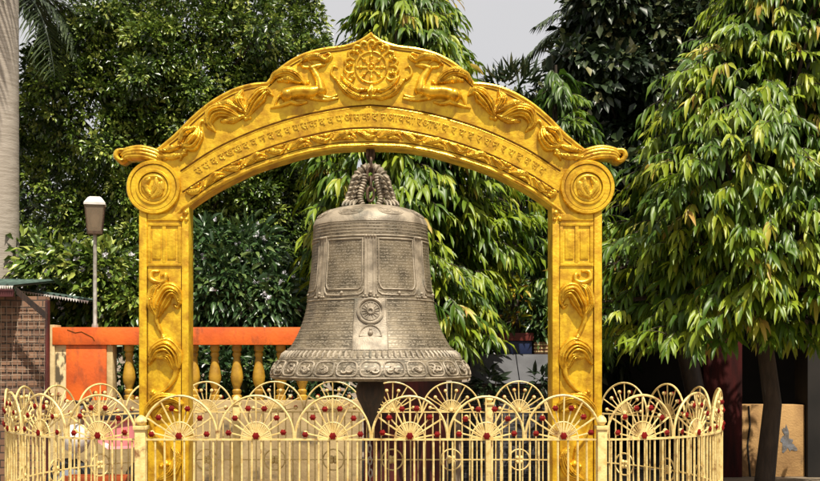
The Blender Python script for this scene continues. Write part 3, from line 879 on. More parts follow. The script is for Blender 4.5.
# dragon shaped crown loops
crn = MB()
for s in (-1, 1):
    for yo in (-0.09, 0.09):
        pts = [(s * 21, 207), (s * 20, 200), (s * 17, 191), (s * 15, 182), (s * 11, 174), (s * 6, 169), (s * 1, 168)]
        c_ = cr(pts, 5)
        c3 = [Vector((p[0] * KB, BY + yo * (1 - .6 * i / len(c_)), zb(p[1]))) for i, p in enumerate(c_)]
        crn.tube(c3, [(5.2 - 1.6 * i / len(c_)) * KB * (1 + .28 * math.sin(i * 2.4)) for i in range(len(c_))], 10)
        # inner arm with ridges
        pts = [(s * 8, 207), (s * 10.5, 200), (s * 9.5, 192), (s * 7, 184), (s * 6.5, 176)]
        c_ = cr(pts, 6)
        c3 = [Vector((p[0] * KB, BY + yo * 1.1, zb(p[1]))) for p in c_]
        crn.tube(c3, [2.6 * KB * (1 + .35 * (i % 2)) for i in range(len(c_))], 8)
    # mane locks and claws
    for j in range(6):
        y_ = 178 + j * 5
        x_ = s * (13 + j * 1.6)
        crn.tube([Vector((x_ * KB, BY - .1, zb(y_))), Vector(((x_ + s * 4) * KB, BY - .13, zb(y_ + 3))), Vector(((x_ + s * 6.5) * KB, BY - .11, zb(y_ + 7.5))), Vector(((x_ + s * 6) * KB, BY - .08, zb(y_ + 10.5)))], [1.9 * KB, 1.7 * KB, 1.2 * KB, .4 * KB], 6)
        crn.tube([Vector(((x_ - s * 4) * KB, BY - .12, zb(y_))), Vector(((x_ - s * 1) * KB, BY - .16, zb(y_ + 2.5))), Vector(((x_ + s * 2) * KB, BY - .13, zb(y_ + 5)))], [1.5 * KB, 1.4 * KB, .5 * KB], 6)
    for j in range(4):
        crn.tube([Vector((s * (14 + j * 3) * KB, BY - .12 - .02 * (j % 2), zb(203))), Vector((s * (16 + j * 3.4) * KB, BY - .17, zb(206))), Vector((s * (17 + j * 3.6) * KB, BY - .19, zb(209)))], [1.9 * KB, 1.6 * KB, .7 * KB], 6)
crn.build('bell_crown', M['bronze'], bell)
# clapper
cl = MB()
cl.lathe([(1e-5, zb(300)), (5 * KB, zb(300)), (6 * KB, zb(356)), (8.5 * KB, zb(370)), (11.5 * KB, zb(379)), (14.2 * KB, zb(387)), (14.6 * KB, zb(393)), (13.2 * KB, zb(399)), (9.8 * KB, zb(405)), (6.8 * KB, zb(412)), (4.8 * KB, zb(421)), (3.0 * KB, zb(430)), (1e-5, zb(433))], 0, BY, 28)
cl.build('clapper', M['clapper'], bell)
# pull chain below the clapper
def chain_link(c, rx, rz, wire, ang):
    pts = []
    for i in range(20):
        a = 2 * math.pi * i / 20
        x = rx * math.cos(a); z = rz * math.copysign(abs(math.sin(a)) ** .8, math.sin(a))
        pts.append((c[0] + x * math.cos(ang), c[1] + x * math.sin(ang), c[2] + z))
    return MB().tube(pts, wire, 6, closed=True)
pc = thing('pull_chain', 'thin pale chain dangling from the bell clapper behind the fence', 'chain', (0, BY, zb(433)))
for i in range(9):
    chain_link((-0.004 * (i % 3), BY, zb(436 + i * 6.2)), 1.7 * KB, 3.9 * KB, 0.75 * KB, (i % 2) * 1.45 + .1).build('link', M['steel_pole'], pc)
hc = thing('hanging_chain', 'short heavy rusty chain holding the bell crown under the arch', 'chain', (0, BY, zb(150)))
for i in range(5):
    chain_link((0, BY - 0.02 - 0.02 * i, zb(154 + i * 10.5)), 3.4 * KB, 7.0 * KB, 1.5 * KB, (i % 2) * 1.5 + .25).build('link', M['iron'], hc)
MB().tube([(0, BY, zb(157)), (0, BY, zb(140))], 2 * KB, 8).build('hook', M['iron'], hc)

# ------------------------------------------------------------------ ornamental fence ring
fence = thing('ornamental_fence', 'cream wrought iron ring fence with sunburst fans and red flowers round the bell', 'fence', (0, -1.35, 0))
ZB_, ZM, ZT = 1.025, 0.576, 0.12
YF, YK, YC = -1.35, 1.64, 0.145
pathpts = []
for x in np.linspace(-1.49, 1.50, 40): pathpts.append((x, YF))
for a in np.linspace(-90, 90, 60)[1:-1]: pathpts.append((1.50 + 1.19 * math.cos(R(a)), YC + 1.495 * math.sin(R(a))))
for x in np.linspace(1.50, -1.49, 40): pathpts.append((x, YK))
for a in np.linspace(90, 270, 60)[1:-1]: pathpts.append((-1.49 + 1.31 * math.cos(R(a)), YC + 1.495 * math.sin(R(a))))
pth = np.array(pathpts + [pathpts[0]])
dP = np.r_[0, np.cumsum(np.hypot(*np.diff(pth, axis=0).T))]
LT = dP[-1]
def ring(s, z, out=0.0):
    s = s % LT
    x = np.interp(s, dP, pth[:, 0]); y = np.interp(s, dP, pth[:, 1])
    if out:
        e = .01
        tx = np.interp((s + e) % LT, dP, pth[:, 0]) - np.interp((s - e) % LT, dP, pth[:, 0])
        ty = np.interp((s + e) % LT, dP, pth[:, 1]) - np.interp((s - e) % LT, dP, pth[:, 1])
        L = math.hypot(tx, ty) or 1
        x += ty / L * out; y -= tx / L * out
    return Vector((x, y, z))
def s_at(x, y):
    return dP[np.argmin(np.hypot(pth[:-1, 0] - x, pth[:-1, 1] - y))]
sA, sB = 0.0, s_at(1.50, YF)          # front posts
sC, sD = s_at(1.11, YK), s_at(-1.24, YK)
fans = []       # (centre s, half width)
def fill(s0, s1, n, pad0, pad1):
    wdt = (s1 - s0 - pad0 - pad1) / n
    for i in range(n): fans.append((s0 + pad0 + wdt * (i + .5), wdt / 2))
fill(sA, sB, 6, 0.0, 0.0)
fill(sB, sC, 9, 0.03, 0.03)
fill(sC, sD, 4, 0.08, 0.08)
fill(sD, LT, 9, 0.03, 0.03)
def rail(name, z, rx, rz):
    b = MB()
    n = 240
    vs_, fs_ = [], []
    for i in range(n):
        s = LT * i / n
        for o_, dz in ((-rx, -rz), (rx, -rz), (rx, rz), (-rx, rz)):
            vs_.append(ring(s, z + dz, o_ if o_ else 1e-4))
    for i in range(n):
        j = (i + 1) % n
        for k in range(4):
            l_ = (k + 1) % 4
            fs_.append((i * 4 + k, i * 4 + l_, j * 4 + l_, j * 4 + k))
    b.add(vs_, fs_).build(name, M['fence'], fence)
rail('fan_rail', ZB_, 0.011, 0.006)
rail('middle_rail', ZM, 0.009, 0.005)
rail('bottom_rail', ZT, 0.011, 0.008)
for sp_, big in ((sA, 1.15), (sB, 1.0), (sC, 1.15), (sD, 1.15)):
    c = ring(sp_, 0)
    b = MB()
    h = 0.030 * big
    b.box(c.x - h, c.x + h, c.y - h, c.y + h, 0.0, 1.09, 0.004)
    b.box(c.x - h * 1.3, c.x + h * 1.3, c.y - h * 1.3, c.y + h * 1.3, 1.09, 1.115, 0.004)
    b.lathe([(h * .6, 1.115), (h * .75, 1.125), (h * 1.15, 1.14), (h * 1.0, 1.162), (h * .5, 1.178), (1e-5, 1.185)], c.x, c.y, 14)
    b.build('post', M['fence'], fence)
HF = 0.285; HF0 = HF
picks = []
for (s0, hw) in fans:
    frac = (hw - 0.004)
    HF = HF0 * rnd.uniform(.975, 1.02)
    T = lambda u, v, o_=0.0: ring(s0 + u * frac, ZB_ + v * HF, o_ if o_ else 1e-4)
    jit = lambda a: a + rnd.uniform(-.035, .035)
    b = MB()
    b.tube([T(math.cos(a), 0.02 + 0.98 * math.sin(a)) for a in np.linspace(0, math.pi, 25)], 0.0085, 6)
    b.tube([T(.40 * math.cos(a), .40 * math.sin(a)) for a in np.linspace(0, math.pi, 15)], 0.005, 6)
    b.tube([T(.13 * math.cos(a), .13 * math.sin(a)) for a in np.linspace(0, math.pi, 9)], 0.006, 6)
    for i in range(1, 6):
        a = jit(R(30 * i))
        b.tube([T(.12 * math.cos(a), .12 * math.sin(a)), T(.98 * math.cos(a), .98 * math.sin(a))], 0.006, 5)
    for i in range(6):
        a = jit(R(11 + 31.6 * i))
        b.tube([T(.12 * math.cos(a), .12 * math.sin(a)), T(.73 * math.cos(a), .73 * math.sin(a))], 0.0052, 5)
        b.ball(T(.74 * math.cos(a), .74 * math.sin(a)), 0.017, 6)     # cream bosses behind the flowers
    for i in range(12):
        a = jit(R(7.5 + 15 * i))
        b.tube([T(.12 * math.cos(a), .12 * math.sin(a)), T(.40 * math.cos(a), .40 * math.sin(a))], 0.0042, 5)
    b.lathe([(1e-5, ZB_ + .006), (.022, ZB_ + .006), (.022, ZB_ + .02), (.014, ZB_ + .034), (1e-5, ZB_ + .036)], T(0, 0).x, T(0, 0).y, 10)
    fan = b.build('fan', M['fence'], fence)
    for i in range(0, 7):
        if i == 0:
            c = T(0, .085, .022); r_ = 0.023
            # half dome boss
        else:
            a = jit(R(11 + 31.6 * (i - 1)))
            c = T(.74 * math.cos(a), .74 * math.sin(a), .016); r_ = 0.0195
        fb = MB()
        o0 = ring(s0, 0, 1e-4); o1 = ring(s0, 0, 1.0)
        nrm = Vector((o1.x - o0.x, o1.y - o0.y, 0)).normalized()
        tan = Vector((-nrm.y, nrm.x, 0))
        vs_ = [c + nrm * .010]
        for k in range(16):
            q = 2 * math.pi * k / 16
            rr = r_ * (1.0 + .16 * math.cos(q * 6))
            vs_.append(c + tan * rr * math.cos(q) + Vector((0, 0, rr * math.sin(q))))
        for k in range(16):
            q = 2 * math.pi * k / 16
            vs_.append(c - nrm * .006 + tan * r_ * .8 * math.cos(q) + Vector((0, 0, r_ * .8 * math.sin(q))))
        fs_ = [(0, 1 + k, 1 + (k + 1) % 16) for k in range(16)] + [(1 + k, 17 + k, 17 + (k + 1) % 16, 1 + (k + 1) % 16) for k in range(16)] + [tuple(17 + k for k in reversed(range(16)))]
        fb.add(vs_, fs_).build('flower', M['red'], fan)
    # ring ornament with a quatrefoil on the middle rail
    b = MB()
    b.tube([ring(s0 + 0.098 * math.cos(a), ZM + 0.098 * math.sin(a), 1e-4) for a in np.linspace(0, 2 * math.pi, 28, endpoint=False)], 0.0075, 6, closed=True)
    for k in range(4):
        a = math.pi / 4 + k * math.pi / 2
        b.ball(ring(s0 + .026 * math.cos(a), ZM + .026 * math.sin(a), 0.004), 0.021, 6)
    b.ball(ring(s0, ZM, 0.012), 0.014, 6)
    b.build('ring_ornament', M['fence'], fence)
    for k in range(8):
        picks.append(s0 + hw * 2 * (k - 3.5) / 8.0)
allp = []
for s in picks:
    c0, c1 = ring(s, ZT), ring(s, ZB_)
    allp.append(((c0.y + CD) ** 2, MB().tube([c0 + Vector((0, 0, -.07)), c0 + Vector((0, 0, .3)), c1 + Vector((rnd.uniform(-.004, .004), 0, 0))], 0.0068, 6)))
allp.sort(key=lambda t: t[0])
for d, b in allp[:95]:
    b.build('picket', M['fence'], fence)
rest = MB()
for d, b in allp[95:]:
    rest.add(b.v, b.f)
struct(rest.build('far_pickets', M['fence'], fence), 'stuff')

# ------------------------------------------------------------------ balustrade on the left
YBal = 3.0
def xb(px, Y=YBal): return (px - CX) * (Y + CD) / F
def zz(py, Y=YBal): return EYE - (py - HY) * (Y + CD) / F
bal = thing('balustrade', 'orange topped balustrade with yellow turned balusters on a cream plinth', 'balustrade', (xb(180), YBal, 0))
MB().box(xb(55), xb(310), YBal - .10, YBal + .16, zz(345), zz(327.5), 0.008).build('top_rail', M['orange'], bal)
MB().box(xb(68), xb(108), YBal - .075, YBal + .14, zz(400), zz(345.2), 0.006).build('pier', M['orange'], bal)
MB().box(xb(57.2), xb(67.8), YBal - .06, YBal + .13, 0.9, zz(345.3), 0.004).build('peeling_pilaster', M['peel'], bal)
MB().box(xb(108.2), xb(114), YBal - .06, YBal + .13, zz(400), zz(345.3), 0.004).build('cream_pilaster', M['cream_wall'], bal)
MB().box(xb(46), xb(57), YBal - .09, YBal + .15, 0, zz(325), 0.006).build('end_post', M['cream_wall'], bal)
MB().box(xb(57.3), xb(362), YBal - .11, YBal + .17, 0, zz(400.3), 0.008).build('plinth', M['plinth'], bal)
crack = MB()
cp = [(70, 330), (78, 333), (84, 332), (90, 335), (95, 337.5), (97, 341)]
crack.tube([(xb(a), YBal - .1005, zz(b)) for a, b in cp], 0.0045, 5)
crack.build('crack', M['gold_groove'], bal)
bp_ = [(1.0, 400.2), (5.2, 400.1), (5.2, 396), (3.6, 394.6), (4.6, 392.5), (4.6, 390.5), (3.2, 389), (4.0, 386.5), (6.0, 381), (6.4, 377), (5.6, 371), (4.0, 363), (3.3, 357.5), (4.4, 355.5), (4.4, 353.5), (3.4, 352.2), (4.9, 350.5), (4.9, 345.2), (1.0, 345.1)]
KBal = (YBal + CD) / F
bm0 = MB().lathe([(r * KBal, zz(y)) for r, y in bp_], 0, 0, 18)
first = None
for px in (128.5, 149, 171, 193.5, 214.5, 236.5, 258.5, 280.5, 302):
    if first is None:
        first = bm0.build('baluster', M['yellow'], bal); o = first
    else:
        o = first.copy(); col.objects.link(o); o.parent = bal
    o.location = Vector((xb(px), YBal + .03, 0)) - bal.location

# lamp on the balustrade
lp = thing('garden_lamp', 'tapered lantern with white cap on a thin grey pole above the orange rail', 'lamp', (xb(94.5), YBal + .02, zz(327)))
lx, ly = xb(94.5), YBal + .02
MB().lathe([(.02, zz(327.4)), (.035, zz(327.4)), (.035, zz(325)), (.022, zz(323)), (.020, zz(240)), (.022, zz(234)), (.001, zz(234))], lx, ly, 14).build('pole', M['steel_pole'], lp)
def frus(y0, r0, y1, r1, d=1.0):
    b = MB()
    vs_ = []
    for y_, r_ in ((y0, r0), (y1, r1)):
        for q in range(4):
            a = R(45 + 90 * q + 12)
            vs_.append((lx + r_ * 1.414 * math.cos(a), ly + r_ * 1.414 * math.sin(a), zz(y_)))
    return b.add(vs_, [(3, 2, 1, 0), (4, 5, 6, 7)] + [(k, (k + 1) % 4, 4 + (k + 1) % 4, 4 + k) for k in range(4)])
head = frus(232.5, .072, 205.5, .098).build('lantern_glass', M['glass'], lp, smooth=False)
fr_ = MB()
for q in range(4):
    a = R(45 + 90 * q + 12)
    fr_.tube([(lx + .074 * 1.414 * math.cos(a), ly + .074 * 1.414 * math.sin(a), zz(233)), (lx + .1 * 1.414 * math.cos(a), ly + .1 * 1.414 * math.sin(a), zz(205))], .007, 6)
t = frus(234.2, .078, 231.5, .08); fr_.add(t.v, t.f)
fr_.build('lantern_frame', M['iron'], lp)
t = frus(205.4, .112, 203, .112); t2 = frus(203, .108, 198, .07); t.add(t2.v, t2.f); t3 = frus(198, .07, 196.8, .05); t.add(t3.v, t3.f)
t.build('lantern_cap', M['white'], lp, smooth=False)
MB().lathe([(1e-5, zz(228)), (.035, zz(227)), (.05, zz(217)), (.03, zz(210)), (1e-5, zz(209))], lx, ly, 14).build('bulb', M['white'], lp)

# ------------------------------------------------------------------ hut on the far left
hut = thing('roadside_hut', 'brick sided hut with scalloped corrugated roof beside the palm trunk', 'hut', (xb(0, 2.6), 2.9, 0))
HYY = 2.7
hx = lambda px: xb(px, HYY); hz = lambda py: zz(py, HYY)
MB().box(hx(-110), hx(44), HYY + .06, HYY + .2, 0, hz(296), 0.004).build('wall', M['brick'], hut)
MB().box(hx(44.2), hx(46.5), HYY + .03, HYY + .12, 0, hz(300), 0.003).build('corner_post', M['maroon'], hut)
# mesh screen in front of the wall
scr = MB()
for px in np.arange(-6, 45, 5.5):
    scr.tube([(hx(px), HYY + .045, hz(302)), (hx(px) + rnd.uniform(-.01, .01), HYY + .04, hz(420))], .0035, 4)
for py in np.arange(306, 420, 7):
    scr.tube([(hx(-8), HYY + .04, hz(py)), (hx(44), HYY + .04, hz(py + rnd.uniform(-1, 1)))], .0035, 4)
scr.build('wire_screen', M['pale_bark'], hut)
def corr(x0, x1, yA, zA, yB, zB, n, amp):
    vs_, fs_ = [], []
    m = n * 8
    for i in range(m + 1):
        x = x0 + (x1 - x0) * i / m
        dz = amp * math.sin(i / 8 * 2 * math.pi)
        for tk in (0, -0.012):
            vs_.append((x, yA, (zA[0] + (zA[1] - zA[0]) * i / m) + dz + tk)); vs_.append((x, yB, (zB[0] + (zB[1] - zB[0]) * i / m) + dz + tk))
    for i in range(m):
        a = i * 4
        fs_ += [(a, a + 1, a + 5, a + 4), (a + 2, a + 6, a + 7, a + 3), (a, a + 4, a + 6, a + 2), (a + 1, a + 3, a + 7, a + 5)]
    return MB().add(vs_, fs_)
corr(hx(-110), hx(23), HYY - .28, (hz(286), hz(286.5)), HYY + 1.2, (hz(272), hz(272)), 16, .016).build('roof', M['roof'], hut)
YV = 3.5
vx = lambda px: xb(px, YV); vz = lambda py: zz(py, YV)
corr(vx(16), vx(89), YV, (vz(288.5), vz(299.5)), YV + 1.0, (vz(286.5), vz(297.5)), 12, .014).build('side_roof', M['roof'], hut)
# pointed white valance under the eaves
def valance(pA, pB, n, Y):
    val = MB()
    for i in range(n):
        a = pA + (pB - pA) * (i / n); b = pA + (pB - pA) * ((i + 1) / n); m_ = (a + b) / 2
        vs_ = []
        for y_ in (Y, Y + .008):
            vs_ += [(a.x, y_, a.z), (b.x, y_, b.z), (m_.x, y_, m_.z - .036)]
        val.add(vs_, [(0, 1, 2), (3, 5, 4), (0, 2, 5, 3), (1, 4, 5, 2), (0, 3, 4, 1)])
    val.build('valance', M['white'], hut, smooth=False)
valance(Vector((hx(-8), 0, hz(287))), Vector((hx(23), 0, hz(287.6))), 14, HYY - .30)
valance(Vector((vx(16), 0, vz(290))), Vector((vx(89), 0, vz(301))), 27, YV - .02)
MB().box(hx(-110), hx(22), HYY - .27, HYY - .22, hz(298), hz(290), 0.003).build('eaves_board', M['soffit'], hut)
st_ = MB()
a, b = Vector((hx(24), HYY - .24, hz(292))), Vector((hx(56), HYY - .30, hz(318)))
dv = (b - a).normalized(); up = Vector((.6, 0, .8))
vs_ = []
for p in (a, b):
    for oy in (0, .03):
        for oz in (-.035, .035):
            vs_.append(p + Vector((0, oy, oz)))
st_.add(vs_, [(0, 1, 3, 2), (4, 6, 7, 5), (0, 4, 5, 1), (2, 3, 7, 6), (0, 2, 6, 4), (1, 5, 7, 3)])
st_.build('roof_strut', M['clapper'], hut)

# ------------------------------------------------------------------ things behind the fence, left: parked scooter, orange crate
scy = 2.25
sx_ = lambda px: xb(px, scy); sz_ = lambda py: zz(py, scy)
sco = thing('parked_scooter', 'pink scooter with white front shield parked behind the left fence', 'scooter', (sx_(105), scy, 0.05))
def wheel_(cx, cz, r):
    return MB().tube([(cx + r * math.cos(a), scy, cz + r * math.sin(a)) for a in np.linspace(0, 2 * math.pi, 24, endpoint=False)], .05, 8, closed=True)
for px in (70, 148):
    wh = wheel_(sx_(px), .29, .19).build('wheel', M['black'], sco)
    MB().lathe([(1e-5, scy - .04), (.1, scy - .04), (.14, scy - .02), (.14, scy + .02), (.1, scy + .04), (1e-5, scy + .04)], sx_(px), 0, 20, 'y', .29).build('rim', M['chrome'], wh)
bd = MB()
prf = [(100, 424), (118, 421), (136, 418), (150, 418), (156, 425), (150, 440), (135, 447), (112, 448), (102, 441)]
nn = len(prf)
vs_ = []
for yy, sc_ in ((-.12, .82), (-.155, 1), (.155, 1), (.12, .82)):
    for p in prf:
        cx_, cy_ = 127, 434
        vs_.append((sx_(cx_ + (p[0] - cx_) * sc_), scy + yy, sz_(cy_ + (p[1] - cy_) * sc_)))
fs_ = [tuple(range(nn)), tuple(reversed(range(3 * nn, 4 * nn)))]
for q in range(3):
    for k in range(nn):
        l_ = (k + 1) % nn
        fs_.append((q * nn + k, q * nn + l_, (q + 1) * nn + l_, (q + 1) * nn + k))
bd.add(vs_, fs_).build('body', M['pink'], sco)
MB().box(sx_(103), sx_(150), scy - .13, scy + .13, sz_(420), sz_(412), .03).build('seat', M['black'], sco)
MB().tube([(sx_(84), scy, sz_(404)), (sx_(80), scy, sz_(430)), (sx_(72), scy, sz_(462)), (sx_(70), scy, .29)], .028, 8).build('steering_column', M['chrome'], sco)
MB().lathe([(1e-5, sz_(424)), (.07, sz_(425)), (.13, sz_(432)), (.14, sz_(440)), (.11, sz_(449)), (.05, sz_(453)), (1e-5, sz_(453.5))], sx_(77), scy - .02, 20).build('front_shield', M['white'], sco)
MB().tube([(sx_(83), scy - .3, sz_(400)), (sx_(84), scy - .12, sz_(404)), (sx_(84), scy + .12, sz_(404)), (sx_(83), scy + .3, sz_(400))], .014, 8).build('handlebar', M['black'], sco)
MB().box(sx_(84), sx_(112), scy - .14, scy + .14, .28, .36, .02).build('footboard', M['black'], sco)
ob = thing('orange_bin', 'low orange plastic crate on the ground under the scooter', 'crate', (sx_(110), 1.98, 0.05))
cb_ = MB()
ox0, ox1 = xb(68, 1.95), xb(128, 1.95)
for z0 in np.arange(.06, .38, .09):
    cb_.box(ox0, ox1, 1.86, 1.88, z0, z0 + .06, .003); cb_.box(ox0, ox1, 2.02, 2.04, z0, z0 + .06, .003)
    cb_.box(ox0, ox0 + .02, 1.88, 2.02, z0, z0 + .06, .003); cb_.box(ox1 - .02, ox1, 1.88, 2.02, z0, z0 + .06, .003)
cb_.box(ox0, ox1, 1.86, 2.04, .04, .06)
for q in np.linspace(ox0, ox1, 5):
    cb_.box(q - .012, q + .012, 1.853, 1.862, .05, .40, .002)
cb_.build('crate_body', M['orange_plastic'], ob)

# ------------------------------------------------------------------ centre and right background
mw = thing('maroon_wall', 'dark maroon wall panel standing behind the bell clapper', 'wall', (xb(405, 3.4), 3.4, 0))
MB().box(xb(364, 3.4), xb(446, 3.4), 3.34, 3.5, 0, zz(377, 3.4), .006).build('wall_panel', M['maroon'], mw)
MB().box(xb(362, 3.4), xb(448, 3.4), 3.30, 3.54, zz(376.9, 3.4), zz(373, 3.4), .006).build('coping', M['dark'], mw)
# planter wall with grey slabs on courses of dark slate
YP = 4.2
pw = thing('planter_wall', 'dark slate course wall topped with two grey concrete slabs right of the bell', 'wall', (xb(510, YP), YP, 0))
MB().box(xb(452, YP), xb(600, YP), YP + .12, YP + .7, 0, zz(384, YP), .005).build('slate_wall', M['darkbrick'], pw)
for a, b in ((476, 519.4), (520.4, 562)):
    q = MB()
    x0, x1 = xb(a, YP), xb(b, YP)
    z0, z1 = zz(383.6, YP), zz(354.5, YP)
    vs_ = [(x0, YP, z0), (x1, YP, z0), (x1, YP + .35, z1), (x0, YP + .35, z1), (x0, YP + .7, z0), (x1, YP + .7, z0), (x1, YP + .7, z1), (x0, YP + .7, z1)]
    q.add(vs_, [(0, 1, 2, 3), (4, 7, 6, 5), (0, 4, 5, 1), (3, 2, 6, 7), (0, 3, 7, 4), (1, 5, 6, 2)])
    q.build('slab', M['concrete'], pw, smooth=False)
tb = thing('blue_tub', 'deep blue plastic planter tub with a red rim on the grey slab', 'planter', (xb(514, 4.7), 4.7, zz(354.4, YP)))
MB().box(xb(499, 4.7), xb(531, 4.7), 4.62, 4.88, zz(354.2, YP) , zz(341, 4.7), .012).build('tub', M['blue'], tb)
MB().box(xb(497.5, 4.7), xb(532.5, 4.7), 4.60, 4.90, zz(340.9, 4.7), zz(333, 4.7), .008).build('rim', M['brickred'], tb)
tp = thing('striped_planter', 'small clay planter box with pale bands beside the gold column', 'planter', (xb(541, 4.7), 4.7, zz(354.4, YP)))
MB().box(xb(533.5, 4.7), xb(551, 4.7), 4.62, 4.88, zz(354.2, YP), zz(342, 4.7), .008).build('box', M['terracotta'], tp)
bb_ = MB()
for y_ in (344.5, 348, 351.5):
    bb_.box(xb(533, 4.7), xb(551.5, 4.7), 4.612, 4.63, zz(y_ + .7, 4.7), zz(y_ - .5, 4.7))
bb_.build('bands', M['cream_wall'], tp)

YS = 5.0
shed = thing('open_shed', 'dark open fronted shed in deep shade under the drooping tree', 'shed', (xb(700, YS), YS + 1.5, 0))
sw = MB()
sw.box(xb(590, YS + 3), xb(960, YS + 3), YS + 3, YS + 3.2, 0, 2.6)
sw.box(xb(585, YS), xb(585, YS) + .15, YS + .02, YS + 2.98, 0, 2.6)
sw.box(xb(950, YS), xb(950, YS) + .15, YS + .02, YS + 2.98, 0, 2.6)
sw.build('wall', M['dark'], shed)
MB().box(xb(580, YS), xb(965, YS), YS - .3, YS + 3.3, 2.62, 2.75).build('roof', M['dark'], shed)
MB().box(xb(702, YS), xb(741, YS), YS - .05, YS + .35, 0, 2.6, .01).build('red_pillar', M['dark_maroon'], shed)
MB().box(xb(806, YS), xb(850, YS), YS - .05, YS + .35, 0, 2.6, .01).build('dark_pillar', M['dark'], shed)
MB().tube([(xb(676, YS - .3), YS - .3, 2.2), (xb(690, YS - .3), YS - .32, zz(370, YS)), (xb(699, YS - .3), YS - .3, zz(410, YS)), (xb(702, YS - .3), YS - .3, 0)], [.13, .12, .12, .13], 10).build('leaning_post', M['clapper'], shed)
lw = MB().box(xb(741.5, YS), xb(805.5, YS), YS + .02, YS + .25, 0, zz(405, YS), .01).build('low_wall', M['tan_wall'], shed)
# peeled grey patch, a ragged chip in the plaster
pk = MB()
ctr = (788, 441)
vs_ = []
nn = 44
rad = []
for k in range(nn):
    a = 2 * math.pi * k / nn
    r_ = (.85 + .3 * math.sin(3 * a + 1) + .15 * math.sin(7 * a)) * rnd.uniform(.82, 1.1)
    vs_.append((xb(ctr[0] + 7.5 * r_ * math.cos(a), YS), YS + .016, zz(ctr[1] + 13 * r_ * math.sin(a) + 5 * math.cos(a), YS)))
vs_ += [(x, YS + .03, z) for x, y, z in vs_]
pk.add(vs_, [tuple(range(nn))] + [(k, (k + 1) % nn, nn + (k + 1) % nn, nn + k) for k in range(nn)])
pk.build('peeled_patch', M['patch'], lw, smooth=False)
MB().tube([(xb(749, YS), YS + .018, zz(406, YS)), (xb(750.5, YS), YS + .016, zz(425, YS)), (xb(748, YS), YS + .018, zz(445, YS)), (xb(751, YS), YS + .018, zz(481, YS))], .012, 6).build('wall_crack', M['dark'], lw)

# ------------------------------------------------------------------ foliage
def leaves(base, d0, nrm, L, W, droop, tint, seg=4, fold=0.25, prof='lance', wave=0.0):
    N = len(base)
    d0 = d0 / (np.linalg.norm(d0, axis=1)[:, None] + 1e-9)
    p = base.copy()
    V = np.zeros((N, seg + 1, 3, 3))
    g = np.array([0, 0, -1.0])
    side = np.cross(d0, nrm); side /= np.linalg.norm(side, axis=1)[:, None] + 1e-9
    d = d0.copy()
    ph = rng.uniform(0, 6.28, N)
    for j in range(seg + 1):
        t = j / seg
        if prof == 'lance':
            wj = math.sin(math.pi * min(1, (t * .92 + .04)) ** 0.72) ** .9 if t < 1 else 0.02
        else:
            wj = math.sin(math.pi * (t * .9 + .08)) ** .6 if t < 1 else 0.05
        up = np.cross(side, d); up /= np.linalg.norm(up, axis=1)[:, None] + 1e-9
        lift = fold * wj
        wv = wave * np.sin(ph + t * 9)
        V[:, j, 1] = p
        V[:, j, 0] = p - side * (W * wj / 2)[:, None] + up * (W * (lift + wv * wj))[:, None]
        V[:, j, 2] = p + side * (W * wj / 2)[:, None] + up * (W * (lift - wv * wj))[:, None]
        d = d + g * (droop / seg)[:, None]
        d /= np.linalg.norm(d, axis=1)[:, None]
        p = p + d * (L / seg)[:, None]
    idx = np.arange(N * (seg + 1) * 3).reshape(N, seg + 1, 3)
    F_ = np.concatenate([np.stack([idx[:, :-1, k], idx[:, :-1, k + 1], idx[:, 1:, k + 1], idx[:, 1:, k]], -1).reshape(N, -1, 4) for k in (0, 1)], 1)
    nf = F_.shape[1]
    return V.reshape(-1, 3), F_.reshape(-1, 4), np.repeat(tint, nf)

def nd(n): # random unit vectors
    v = rng.normal(size=(n, 3)); return v / np.linalg.norm(v, axis=1)[:, None]

def limbs(b, base, top, r0, tips, r1=0.012, sway=.1):
    base = Vector(base); top = Vector(top)
    pts = [base.lerp(top, t) + Vector((rnd.uniform(-sway, sway), rnd.uniform(-sway, sway), 0)) * (t > 0) for t in np.linspace(0, 1, 7)]
    b.tube(pts, [r0 * (1 - .75 * t) for t in np.linspace(0, 1, 7)], 10)
    for tp_ in tips:
        tp_ = Vector(tp_)
        t = min(.95, max(.42, (tp_.z - base.z) / max(.1, (top.z - base.z)) - .15))
        i = int(t * 6); q = pts[i]
        mid_ = q.lerp(tp_, .5) + Vector((0, 0, .12))
        b.tube([q, mid_, tp_], [r0 * .35 * (1 - .6 * t), r0 * .2, r1], 5)

